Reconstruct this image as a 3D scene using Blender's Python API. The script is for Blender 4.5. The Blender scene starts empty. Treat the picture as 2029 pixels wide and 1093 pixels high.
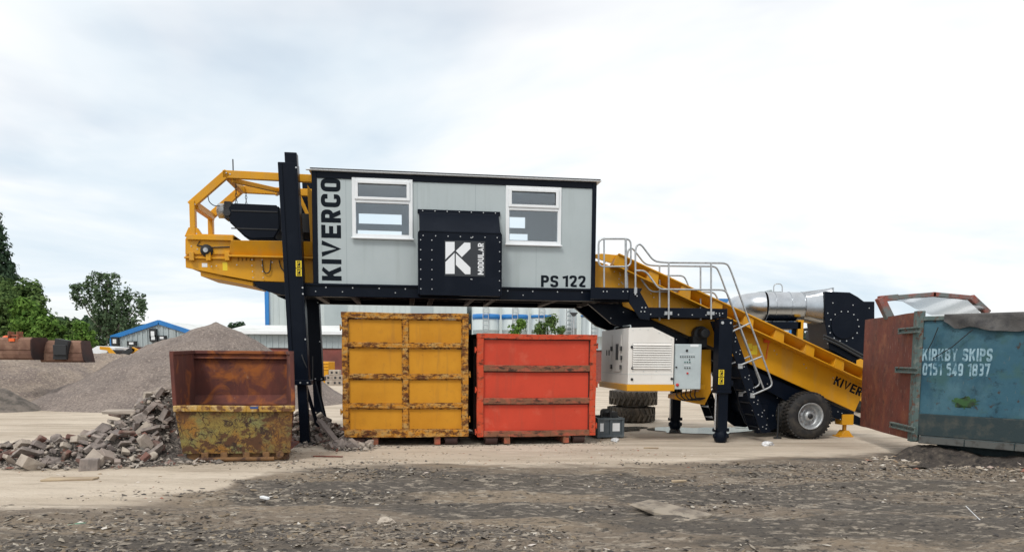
import bpy, bmesh, math, random
import numpy as np
from mathutils import Vector, Matrix, Euler
from math import sin, cos, pi, radians
random.seed(7); RNG = np.random.default_rng(11)
SC = bpy.context.scene; COL = SC.collection

# ------------------------------------------------------------------ camera
F = 1465.; TH = radians(5); ROLL = radians(.4); HOR = 705.; CX = 1014.5; CYP = HOR + F*math.tan(TH); EYE = 1.8
cam = bpy.data.cameras.new('camera'); camo = bpy.data.objects.new('camera', cam); COL.objects.link(camo)
CAMR = (Matrix.Rotation(pi/2-TH, 4, 'X') @ Matrix.Rotation(ROLL, 4, 'Z'))
camo.matrix_world = Matrix.Translation((0, 0, EYE)) @ CAMR
cam.sensor_width = 36; cam.lens = F/2029*36; cam.shift_y = (CYP-546.5)/2029; cam.clip_end = 3000; cam.clip_start = .1
SC.camera = camo
# ------------------------------------------------------------------ light
SUN_EL, SUN_AZ = radians(52), radians(205)        # azimuth measured clockwise from +Y
W = bpy.data.worlds.new('World'); SC.world = W; W.use_nodes = True
def build_world():
    n = W.node_tree.nodes; l = W.node_tree.links; n.clear()
    out = n.new('ShaderNodeOutputWorld'); bg = n.new('ShaderNodeBackground'); l.new(bg.outputs[0], out.inputs[0])
    sky = n.new('ShaderNodeTexSky'); sky.sky_type = 'NISHITA'; sky.sun_disc = False
    sky.sun_elevation = SUN_EL; sky.sun_rotation = SUN_AZ
    bg.inputs[1].default_value = .12
    tc = n.new('ShaderNodeTexCoord'); sp = n.new('ShaderNodeSeparateXYZ'); l.new(tc.outputs['Generated'], sp.inputs[0])
    def m(op, a, b=None):
        x = n.new('ShaderNodeMath'); x.operation = op
        for i, q in enumerate((a, b)):
            if q is None: continue
            if isinstance(q, (int, float)): x.inputs[i].default_value = q
            else: l.new(q, x.inputs[i])
        return x.outputs[0]
    zz = m('ADD', m('MAXIMUM', sp.outputs[2], 0.0), .12)
    cb = n.new('ShaderNodeCombineXYZ'); l.new(m('DIVIDE', sp.outputs[0], zz), cb.inputs[0]); l.new(m('DIVIDE', sp.outputs[1], zz), cb.inputs[1])
    def noise(scale, det, rough, dist, off):
        mp = n.new('ShaderNodeMapping'); mp.inputs['Location'].default_value = off; l.new(cb.outputs[0], mp.inputs[0])
        t = n.new('ShaderNodeTexNoise'); t.inputs['Scale'].default_value = scale; t.inputs['Detail'].default_value = det
        t.inputs['Roughness'].default_value = rough; t.inputs['Distortion'].default_value = dist; l.new(mp.outputs[0], t.inputs[0]); return t.outputs['Fac']
    def ramp(f, stops):
        r = n.new('ShaderNodeValToRGB'); l.new(f, r.inputs[0]); e = r.color_ramp.elements
        e[0].position, e[0].color = stops[0][0], (*stops[0][1], 1); e[1].position, e[1].color = stops[-1][0], (*stops[-1][1], 1)
        for p, c in stops[1:-1]:
            q = e.new(p); q.color = (*c, 1)
        return r.outputs[0]
    k = 1/.12
    big = ramp(m('ADD', noise(.42, 6, .55, .5, (3.3, 1.2, 0)), m('MULTIPLY', m('SUBTRACT', sp.outputs[2], .22), .34)), [(.3, (.66*k, .77*k, .86*k)), (.4, (.78*k, .855*k, .91*k)), (.49, (.95*k, .965*k, .975*k)), (.64, (1.06*k, 1.06*k, 1.05*k))])
    mask = ramp(noise(.9, 5, .5, .3, (8, 2, 0)), [(.3, (0.7,)*3), (.45, (.94,)*3), (.6, (.995,)*3)])
    mx = n.new('ShaderNodeMixRGB'); l.new(mask, mx.inputs[0]); l.new(sky.outputs[0], mx.inputs[1]); l.new(big, mx.inputs[2])
    l.new(mx.outputs[0], bg.inputs[0])
build_world()
sl = bpy.data.lights.new('sun', 'SUN'); so = bpy.data.objects.new('sun', sl); COL.objects.link(so)
sl.energy = 1.5; sl.angle = radians(14); sl.color = (1, .96, .9)
sd = Vector((sin(SUN_AZ)*cos(SUN_EL), cos(SUN_AZ)*cos(SUN_EL), sin(SUN_EL)))
so.rotation_euler = (-sd).to_track_quat('-Z', 'Y').to_euler()
SC.view_settings.view_transform = 'Standard'; SC.view_settings.look = 'None'; SC.view_settings.exposure = .14; SC.view_settings.gamma = 1

# ------------------------------------------------------------------ pixel of the photograph -> place in the world
def ray(px, py): return CAMR.to_3x3() @ Vector(((px-CX)/F, -(py-CYP)/F, -1))
def ground(px, py, z=0.):
    d = ray(px, py); t = (z-EYE)/d[2]; return Vector((d[0]*t, d[1]*t, z))
def atY(px, py, Y):
    d = ray(px, py); t = Y/d[1]; return Vector((d[0]*t, Y, EYE+d[2]*t))
class Fr:                                            # an upright frame: u along, v away, z up
    def __init__(s, o, yaw): s.o = Vector((o[0], o[1], 0)); s.yaw = radians(yaw); s.c = cos(s.yaw); s.s = sin(s.yaw)
    def at(s, px, py, v=0.):
        d = ray(px, py); t = (-s.o[0]*s.s+s.o[1]*s.c+v)/(-d[0]*s.s+d[1]*s.c)
        x = d[0]*t-s.o[0]; y = d[1]*t-s.o[1]; return (x*s.c+y*s.s, EYE+d[2]*t)
    def P(s, px, py, v): a = s.at(px, py, v); return Vector((a[0], v, a[1]))
    def poly(s, pts, v): return [s.at(a, b, v) for a, b in pts]
    def flat(s, px, py, z=0.):
        g = ground(px, py, z); x = g[0]-s.o[0]; y = g[1]-s.o[1]; return (x*s.c+y*s.s, -x*s.s+y*s.c)

# ------------------------------------------------------------------ materials
def mat(name, col, layers=(), rough=.5, metal=0., bump=None, rvar=0., spec=.5):
    m = bpy.data.materials.new(name); m.use_nodes = True; n = m.node_tree.nodes; l = m.node_tree.links
    b = n['Principled BSDF']; b.inputs['Roughness'].default_value = rough; b.inputs['Metallic'].default_value = metal
    b.inputs['Specular IOR Level'].default_value = spec
    tc = n.new('ShaderNodeTexCoord'); geo = None
    def vec(stretch, off):
        mp = n.new('ShaderNodeMapping'); mp.inputs['Scale'].default_value = stretch; mp.inputs['Location'].default_value = (off, off*.7, off*1.3)
        l.new(tc.outputs['Object'], mp.inputs[0]); return mp.outputs[0]
    cur = None
    rgb = n.new('ShaderNodeRGB'); rgb.outputs[0].default_value = (*col, 1); cur = rgb.outputs[0]
    for i, L in enumerate(layers):
        kind = L.get('kind', 'noise')
        if kind == 'noise':
            t = n.new('ShaderNodeTexNoise'); t.inputs['Scale'].default_value = L.get('scale', 3); t.inputs['Detail'].default_value = L.get('detail', 6)
            t.inputs['Roughness'].default_value = L.get('rgh', .6); t.inputs['Distortion'].default_value = L.get('dist', 0)
            l.new(vec(L.get('stretch', (1, 1, 1)), L.get('off', i*3.7)), t.inputs[0]); f = t.outputs['Fac']
        elif kind in ('edge', 'cell'):
            nz = n.new('ShaderNodeTexNoise'); nz.inputs['Scale'].default_value = L.get('scale', 3)*.8; nz.inputs['Detail'].default_value = 5
            v0 = vec(L.get('stretch', (1, 1, 1)), L.get('off', i*3.7)); l.new(v0, nz.inputs[0])
            ad = n.new('ShaderNodeVectorMath'); ad.operation = 'MULTIPLY_ADD'; l.new(nz.outputs['Color'], ad.inputs[0]); ad.inputs[1].default_value = (L.get('dist', .4),)*3; l.new(v0, ad.inputs[2])
            t = n.new('ShaderNodeTexVoronoi'); t.feature = 'DISTANCE_TO_EDGE' if kind == 'edge' else 'F1'; t.inputs['Scale'].default_value = L.get('scale', 3)
            l.new(ad.outputs[0], t.inputs[0]); f = t.outputs['Distance']
            if kind == 'cell':
                sp = n.new('ShaderNodeSeparateColor'); l.new(t.outputs['Color'], sp.inputs[0]); f = sp.outputs[0]
        elif kind == 'island':
            geo = geo or n.new('ShaderNodeNewGeometry'); f = geo.outputs['Random Per Island']
        elif kind == 'objrand':
            oi = n.new('ShaderNodeObjectInfo'); f = oi.outputs['Random']
        elif kind == 'attr':
            a = n.new('ShaderNodeAttribute'); a.attribute_name = L['attr']; f = a.outputs['Fac']
            if L.get('break'):
                t = n.new('ShaderNodeTexNoise'); t.inputs['Scale'].default_value = L['break'][0]; t.inputs['Detail'].default_value = 7; t.inputs['Roughness'].default_value = .65
                l.new(vec(L.get('stretch', (1, 1, 1)), 2.2), t.inputs[0])
                x = n.new('ShaderNodeMath'); x.operation = 'MULTIPLY_ADD'; l.new(t.outputs['Fac'], x.inputs[0]); x.inputs[1].default_value = L['break'][1]; 
                y = n.new('ShaderNodeMath'); y.operation = 'SUBTRACT'; l.new(f, y.inputs[0]); y.inputs[1].default_value = L['break'][1]*.5; l.new(y.outputs[0], x.inputs[2]); f = x.outputs[0]
        elif kind == 'brick':
            t = n.new('ShaderNodeTexBrick'); t.inputs['Scale'].default_value = L.get('scale', 1); t.inputs['Mortar Size'].default_value = .012
            t.inputs['Color1'].default_value = (0, 0, 0, 1); t.inputs['Color2'].default_value = (.5, .5, .5, 1); t.inputs['Mortar'].default_value = (1, 1, 1, 1)
            mp = n.new('ShaderNodeMapping'); mp.inputs['Rotation'].default_value = (pi/2, 0, 0); l.new(tc.outputs['Object'], mp.inputs[0]); l.new(mp.outputs[0], t.inputs[0]); f = t.outputs['Color']
        mr = n.new('ShaderNodeMapRange'); mr.inputs[1].default_value = L.get('lo', .4); mr.inputs[2].default_value = L.get('hi', .6); mr.inputs[4].default_value = L.get('amt', 1)
        l.new(f, mr.inputs[0]); fac = mr.outputs[0]
        mx = n.new('ShaderNodeMixRGB'); l.new(fac, mx.inputs[0]); l.new(cur, mx.inputs[1]); mx.inputs[2].default_value = (*L['col'], 1); cur = mx.outputs[0]
        if 'rough' in L:
            src = b.inputs['Roughness']; mm = n.new('ShaderNodeMix'); l.new(fac, mm.inputs[0])
            if src.is_linked: l.new(src.links[0].from_socket, mm.inputs[2])
            else: mm.inputs[2].default_value = rough
            mm.inputs[3].default_value = L['rough']; l.new(mm.outputs[0], src)
    l.new(cur, b.inputs['Base Color'])
    if bump:
        t = n.new('ShaderNodeTexNoise'); t.inputs['Scale'].default_value = bump[0]; t.inputs['Detail'].default_value = 8; t.inputs['Roughness'].default_value = .65
        l.new(vec(bump[3] if len(bump) > 3 else (1, 1, 1), 9.1), t.inputs[0])
        bp = n.new('ShaderNodeBump'); bp.inputs['Strength'].default_value = bump[1]; bp.inputs['Distance'].default_value = bump[2]; l.new(t.outputs['Fac'], bp.inputs['Height']); l.new(bp.outputs[0], b.inputs['Normal'])
    return m
def glass(name, tint, refl, rough=.02):
    m = bpy.data.materials.new(name); m.use_nodes = True; n = m.node_tree.nodes; l = m.node_tree.links; n.clear()
    o = n.new('ShaderNodeOutputMaterial'); t = n.new('ShaderNodeBsdfTransparent'); t.inputs[0].default_value = (*tint, 1)
    g = n.new('ShaderNodeBsdfGlossy'); g.inputs['Roughness'].default_value = rough; g.inputs[0].default_value = (.9, .95, 1, 1)
    x = n.new('ShaderNodeMixShader'); x.inputs[0].default_value = refl; l.new(t.outputs[0], x.inputs[1]); l.new(g.outputs[0], x.inputs[2]); l.new(x.outputs[0], o.inputs[0]); return m
def leafmat(name, dark, light):
    m = bpy.data.materials.new(name); m.use_nodes = True; n = m.node_tree.nodes; l = m.node_tree.links; n.clear()
    o = n.new('ShaderNodeOutputMaterial'); d = n.new('ShaderNodeBsdfDiffuse'); t = n.new('ShaderNodeBsdfTranslucent'); x = n.new('ShaderNodeMixShader'); x.inputs[0].default_value = .25
    g = n.new('ShaderNodeNewGeometry'); r = n.new('ShaderNodeValToRGB'); l.new(g.outputs['Random Per Island'], r.inputs[0])
    r.color_ramp.elements[0].color = (*dark, 1); r.color_ramp.elements[1].color = (*light, 1)
    l.new(r.outputs[0], d.inputs[0]); l.new(r.outputs[0], t.inputs[0]); l.new(d.outputs[0], x.inputs[1]); l.new(t.outputs[0], x.inputs[2]); l.new(x.outputs[0], o.inputs[0]); return m

YEL = (.68, .325, .012)
M_yel = mat('yellow_paint', YEL, [dict(col=(.56, .25, .008), scale=1.6, lo=.4, hi=.7, amt=.6), dict(col=(.4, .27, .12), scale=2.5, lo=.5, hi=.78, amt=.45, stretch=(1.5, 1.5, .3)), dict(col=(.16, .1, .05), scale=26, lo=.67, hi=.71, amt=.6)], rough=.42, bump=(2.5, .05, .02), spec=.3)
M_blk = mat('black_paint', (.003, .006, .013), [dict(col=(.009, .013, .022), scale=2, lo=.5, hi=.75, amt=.6, rough=.5)], rough=.36, bump=(3, .04, .02), spec=.13)
M_blk2 = mat('dark_underside_steel', (.007, .007, .01), [dict(col=(.03, .028, .028), scale=3, lo=.5, hi=.75, amt=.5)], rough=.6)
M_rubber = mat('belt_rubber', (.018, .018, .02), [dict(col=(.06, .055, .05), scale=5, lo=.45, hi=.75, amt=.6)], rough=.75, bump=(20, .2, .01))
M_tyre = mat('tyre_rubber', (.017, .017, .018), [dict(col=(.11, .095, .075), scale=6, lo=.48, hi=.8, amt=.7)], rough=.8, bump=(30, .2, .01))
M_oldtyre = mat('dusty_tyre_rubber', (.06, .053, .045), [dict(col=(.16, .135, .105), scale=4, lo=.4, hi=.7, amt=.8)], rough=.9, bump=(20, .3, .02))
M_galv = mat('galvanised_steel', (.5, .52, .53), [dict(col=(.36, .38, .4), scale=14, lo=.4, hi=.65)], rough=.42, metal=.6)
M_silver = mat('bright_sheet_metal', (.52, .55, .58), [dict(col=(.42, .44, .46), scale=3, lo=.4, hi=.7)], rough=.27, metal=1.)
M_bolt = mat('zinc_bolt', (.5, .52, .53), rough=.35, metal=.5)
M_rod = mat('chrome_rod', (.75, .76, .78), rough=.2, metal=.9)
M_panel = mat('grey_cabin_panel', (.435, .495, .51), [dict(col=(.395, .455, .47), scale=.9, lo=.4, hi=.65), dict(col=(.28, .32, .31), scale=1.7, lo=.54, hi=.8, amt=.5, stretch=(3, 3, .2))], rough=.45, bump=(1.2, .06, .03))
M_seam = mat('grey_panel_seam', (.31, .37, .39), rough=.5)
M_white = mat('white_upvc', (.8, .83, .85), [dict(col=(.68, .71, .73), scale=3, lo=.45, hi=.8, amt=.6)], rough=.3)
M_whitep = mat('white_canopy_paint', (.78, .76, .72), [dict(col=(.64, .6, .55), scale=2, lo=.45, hi=.8, amt=.5), dict(col=(.45, .36, .28), scale=4, lo=.62, hi=.85, amt=.5, stretch=(1, 1, .3))], rough=.4)
M_ltgrey = mat('light_grey_cabinet', (.47, .54, .56), [dict(col=(.4, .46, .48), scale=3, lo=.4, hi=.7)], rough=.4)
M_ink = mat('dark_lettering', (.006, .01, .016), rough=.5, spec=.1)
M_logo = mat('white_logo', (.8, .83, .86), rough=.4)
M_label = mat('yellow_label', (.8, .6, .02), rough=.4)
M_redbtn = mat('red_button', (.5, .03, .03), rough=.35)
M_interior = mat('dark_interior', (.045, .055, .065), rough=.8)
M_glass = glass('window_glass', (.9, .95, .97), .1)
M_ryel = mat('rusty_yellow_frame', (.5, .215, .025), [dict(col=(.42, .28, .11), scale=9, lo=.45, hi=.6, amt=.8, stretch=(.6, 1, 1)), dict(col=(.12, .045, .016), scale=11, lo=.48, hi=.58, stretch=(.5, 1, 1), rgh=.7), dict(col=(.045, .02, .012), scale=17, lo=.55, hi=.64, rgh=.7)], rough=.75, bump=(25, .5, .01), spec=.2)
M_ypan = mat('flat_yellow_panel', (.6, .275, .022), [dict(col=(.52, .225, .016), scale=1.3, lo=.4, hi=.65), dict(col=(.4, .17, .03), scale=6, lo=.56, hi=.8, amt=.45), dict(col=(.3, .14, .04), scale=2.2, lo=.58, hi=.78, amt=.5, stretch=(3, 1, .35)), dict(col=(.16, .07, .02), scale=22, lo=.68, hi=.72, amt=.7)], rough=.55, bump=(4, .08, .02), spec=.2)
M_rred = mat('rusty_red_frame', (.53, .07, .03), [dict(col=(.4, .12, .07), scale=9, lo=.5, hi=.64, amt=.7), dict(col=(.13, .035, .02), scale=10, lo=.54, hi=.63, rgh=.72, stretch=(.5, 1, 1))], rough=.7, bump=(25, .5, .01), spec=.2)
M_rbar = mat('rusted_brown_bar', (.2, .085, .045), [dict(col=(.36, .09, .05), scale=9, lo=.48, hi=.6, stretch=(.5, 1, 1)), dict(col=(.06, .028, .018), scale=13, lo=.54, hi=.64, stretch=(.4, 1, 1))], rough=.85, bump=(25, .5, .01))
M_rpan = mat('flat_red_panel', (.57, .065, .034), [dict(col=(.5, .057, .031), scale=1.2, lo=.4, hi=.65), dict(col=(.42, .06, .035), scale=7, lo=.58, hi=.8, amt=.5), dict(col=(.3, .07, .045), scale=2.4, lo=.56, hi=.78, amt=.45, stretch=(3, 1, .3)), dict(col=(.6, .16, .1), scale=3.5, lo=.56, hi=.75, amt=.4), dict(col=(.15, .05, .03), scale=24, lo=.68, hi=.72, amt=.7)], rough=.55, bump=(4, .08, .02), spec=.2)
M_dkside = mat('dark_rust_and_shade', (.05, .02, .016), [dict(col=(.02, .012, .012), scale=2, lo=.4, hi=.7)], rough=.85)  # dark rust brown; on container sides the shade is in the colour
M_rust = mat('brown_rust_plate', (.125, .036, .026), [dict(col=(.085, .03, .026), scale=1.4, lo=.4, hi=.62), dict(col=(.33, .1, .02), scale=1.9, lo=.53, hi=.68, dist=.8, off=4.4), dict(col=(.19, .06, .04), scale=4, lo=.52, hi=.75, amt=.6, stretch=(2, 2, .4)), dict(col=(.3, .23, .17), scale=7, lo=.66, hi=.74, amt=.5, stretch=(1.5, 1.5, .4))], rough=.85, bump=(12, .35, .015))
M_peel = mat('peeling_yellow_paint', (.25, .185, .045), [dict(col=(.2, .2, .075), scale=2.6, lo=.45, hi=.6), dict(col=(.3, .13, .018), scale=3.4, lo=.48, hi=.62, amt=.9), dict(col=(.04, .02, .012), scale=3.1, kind='edge', lo=.06, hi=.005, dist=1.1, amt=.9), dict(col=(.05, .022, .012), scale=9, kind='edge', lo=.07, hi=.01, dist=.8, amt=.6), dict(col=(.085, .036, .015), scale=4, lo=.5, hi=.57, rgh=.75, dist=1.2), dict(col=(.035, .018, .012), scale=7, lo=.55, hi=.61, rgh=.75, dist=.8), dict(col=(.12, .05, .018), scale=1.5, lo=.52, hi=.7, amt=.8)], rough=.8, bump=(14, .5, .015))
M_peelrim = mat('worn_yellow_rim', (.42, .24, .04), [dict(col=(.5, .36, .16), scale=6, lo=.5, hi=.64), dict(col=(.14, .06, .02), scale=8, lo=.5, hi=.6)], rough=.7, bump=(20, .4, .01))
M_blue = mat('faded_blue_paint', (.042, .118, .165), [dict(col=(.085, .18, .22), scale=1.0, lo=.45, hi=.66), dict(col=(.018, .06, .095), scale=1.5, lo=.48, hi=.66, stretch=(1, 1, .5)), dict(col=(.05, .12, .12), scale=3.2, lo=.52, hi=.66, amt=.8), dict(col=(.012, .03, .04), scale=4.5, lo=.56, hi=.68, amt=.7, rgh=.7), dict(col=(.13, .16, .15), scale=11, lo=.63, hi=.69, amt=.6, stretch=(1, 1, .4)), dict(col=(.06, .035, .02), scale=7, lo=.64, hi=.7, amt=.8)], rough=.6, bump=(5, .35, .025), spec=.25)
M_bluedk = mat('dirty_blue_sill', (.022, .04, .045), [dict(col=(.07, .075, .065), scale=4, lo=.5, hi=.7)], rough=.75, bump=(10, .3, .02))
M_moss = mat('green_overpaint', (.035, .1, .03), [dict(col=(.02, .035, .02), scale=6, lo=.45, hi=.6), dict(col=(.06, .17, .1), scale=8, lo=.6, hi=.7)], rough=.8)
M_door = mat('brown_door_plate', (.165, .043, .028), [dict(col=(.11, .036, .028), scale=1.5, lo=.42, hi=.65), dict(col=(.22, .07, .035), scale=2.5, lo=.52, hi=.7, stretch=(1, 1, .6)), dict(col=(.42, .3, .24), scale=16, lo=.64, hi=.69, stretch=(3, 3, .4), amt=.8), dict(col=(.05, .02, .017), scale=6, lo=.54, hi=.68, amt=.8, rgh=.7), dict(col=(.3, .12, .06), scale=2.6, lo=.58, hi=.72, amt=.6, off=6.6)], rough=.75, bump=(8, .3, .02))
M_bluegrn = mat('weathered_green_steel', (.085, .13, .125), [dict(col=(.17, .19, .17), scale=9, lo=.5, hi=.65), dict(col=(.12, .05, .03), scale=11, lo=.54, hi=.64)], rough=.75, bump=(20, .4, .01))
M_tarp = mat('grey_tarpaulin', (.085, .082, .08), [dict(col=(.13, .125, .12), scale=3, lo=.45, hi=.7), dict(col=(.045, .045, .05), scale=5, lo=.5, hi=.72)], rough=.8, bump=(6, .5, .04))
M_hoop = mat('faded_red_hoop', (.27, .085, .065), [dict(col=(.15, .17, .165), scale=2.2, lo=.46, hi=.58), dict(col=(.1, .05, .04), scale=9, lo=.55, hi=.68)], rough=.75)
M_conc = mat('broken_concrete', (.33, .28, .25), [dict(col=(.19, .165, .15), scale=7, lo=.4, hi=.62), dict(col=(.42, .38, .33), scale=12, lo=.58, hi=.7, amt=.7), dict(col=(.12, .1, .095), kind='objrand', lo=.3, hi=1., amt=.75)], rough=.9, bump=(25, .5, .02))
M_pale = mat('pale_mortar_lump', (.44, .385, .32), [dict(col=(.32, .275, .23), scale=6, lo=.4, hi=.65), dict(col=(.25, .2, .18), kind='objrand', lo=.3, hi=1., amt=.7)], rough=.9, bump=(25, .5, .02))
M_brick = mat('reddish_brick', (.17, .08, .062), [dict(col=(.27, .22, .185), scale=6, lo=.5, hi=.62, amt=.9), dict(col=(.14, .075, .06), scale=9, lo=.5, hi=.7, amt=.8), dict(col=(.12, .09, .08), kind='objrand', lo=.3, hi=1, amt=.6)], rough=.9, bump=(30, .5, .01))
M_small = mat('small_rubble', (.16, .14, .12), [dict(col=(.06, .052, .048), kind='cell', scale=14, lo=.2, hi=.8), dict(col=(.34, .3, .26), scale=20, lo=.55, hi=.65), dict(col=(.22, .1, .07), scale=6, lo=.6, hi=.66)], rough=.95, bump=(18, 1., .08))
M_gravel = mat('grey_gravel', (.235, .195, .17), [dict(col=(.17, .14, .125), scale=.9, lo=.4, hi=.62), dict(col=(.36, .3, .26), scale=11, lo=.52, hi=.62, rgh=.8), dict(col=(.11, .09, .08), scale=13, lo=.52, hi=.62, rgh=.8)], rough=.95, bump=(16, .9, .06))
M_gravel2 = mat('sandy_gravel', (.29, .235, .19), [dict(col=(.2, .16, .14), scale=.8, lo=.42, hi=.6), dict(col=(.43, .36, .29), scale=9, lo=.52, hi=.62, rgh=.8), dict(col=(.12, .1, .085), scale=11, lo=.52, hi=.62, rgh=.8)], rough=.95, bump=(14, .9, .07))
M_clad = mat('white_cladding', (.54, .6, .6), [dict(col=(.46, .52, .53), scale=.25, lo=.4, hi=.7), dict(col=(.42, .47, .47), scale=.7, lo=.5, hi=.8, stretch=(3, 3, .2), amt=.6)], rough=.5)
M_cladg = mat('grey_cladding', (.4, .46, .475), [dict(col=(.34, .4, .42), scale=.4, lo=.4, hi=.7), dict(col=(.27, .31, .32), scale=1, lo=.55, hi=.8, stretch=(3, 3, .2), amt=.5)], rough=.5)
M_roofw = mat('white_roof_sheet', (.66, .68, .67), [dict(col=(.5, .52, .51), scale=.6, lo=.5, hi=.7, stretch=(1, 1, 3))], rough=.55)
M_trim = mat('blue_trim', (.02, .2, .55), [dict(col=(.03, .16, .42), scale=.8, lo=.4, hi=.7)], rough=.45)
M_dkbr = mat('red_brick_wall', (.2, .055, .045), [dict(kind='brick', col=(.27, .1, .08), scale=2.2, lo=0, hi=.6, amt=.6), dict(col=(.13, .045, .04), scale=.6, lo=.45, hi=.7)], rough=.9)
M_tank = mat('grey_tank_steel', (.4, .45, .46), [dict(col=(.26, .3, .31), scale=1.2, lo=.45, hi=.65, stretch=(4, 4, .15))], rough=.4, metal=.2)
M_dark = mat('dark_fitting', (.02, .022, .025), rough=.6)
M_bark = mat('bark', (.09, .07, .055), [dict(col=(.04, .03, .025), scale=6, lo=.45, hi=.6)], rough=.9)
M_birch = mat('birch_bark', (.36, .34, .3), [dict(col=(.06, .05, .045), scale=3, lo=.5, hi=.58, stretch=(1, 1, 3))], rough=.9)
M_orange = mat('orange_plastic', (.75, .12, .02), rough=.35)
M_crate = mat('grey_plastic_crate', (.075, .095, .11), [dict(col=(.13, .15, .16), scale=5, lo=.5, hi=.7)], rough=.5)
M_bag = mat('white_plastic_film', (.72, .73, .74), [dict(col=(.42, .43, .45), scale=9, lo=.5, hi=.65)], rough=.35, bump=(14, .6, .03))
M_wood = mat('weathered_timber', (.42, .33, .22), [dict(col=(.3, .23, .16), scale=6, lo=.45, hi=.6, stretch=(.3, 3, 3))], rough=.85)
M_slab = mat('pale_slab_stone', (.29, .25, .2), [dict(col=(.15, .125, .1), scale=4, lo=.46, hi=.62), dict(col=(.12, .11, .1), scale=9, lo=.58, hi=.68)], rough=.9, bump=(14, .4, .02))
M_rustbk = mat('orange_brown_rust', (.2, .11, .075), [dict(col=(.13, .065, .045), scale=2, lo=.45, hi=.62), dict(col=(.32, .2, .14), scale=3, lo=.55, hi=.72, amt=.7)], rough=.85)
M_green = mat('green_netting', (.12, .24, .16), [dict(col=(.1, .09, .07), scale=14, lo=.48, hi=.56)], rough=.8)

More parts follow.
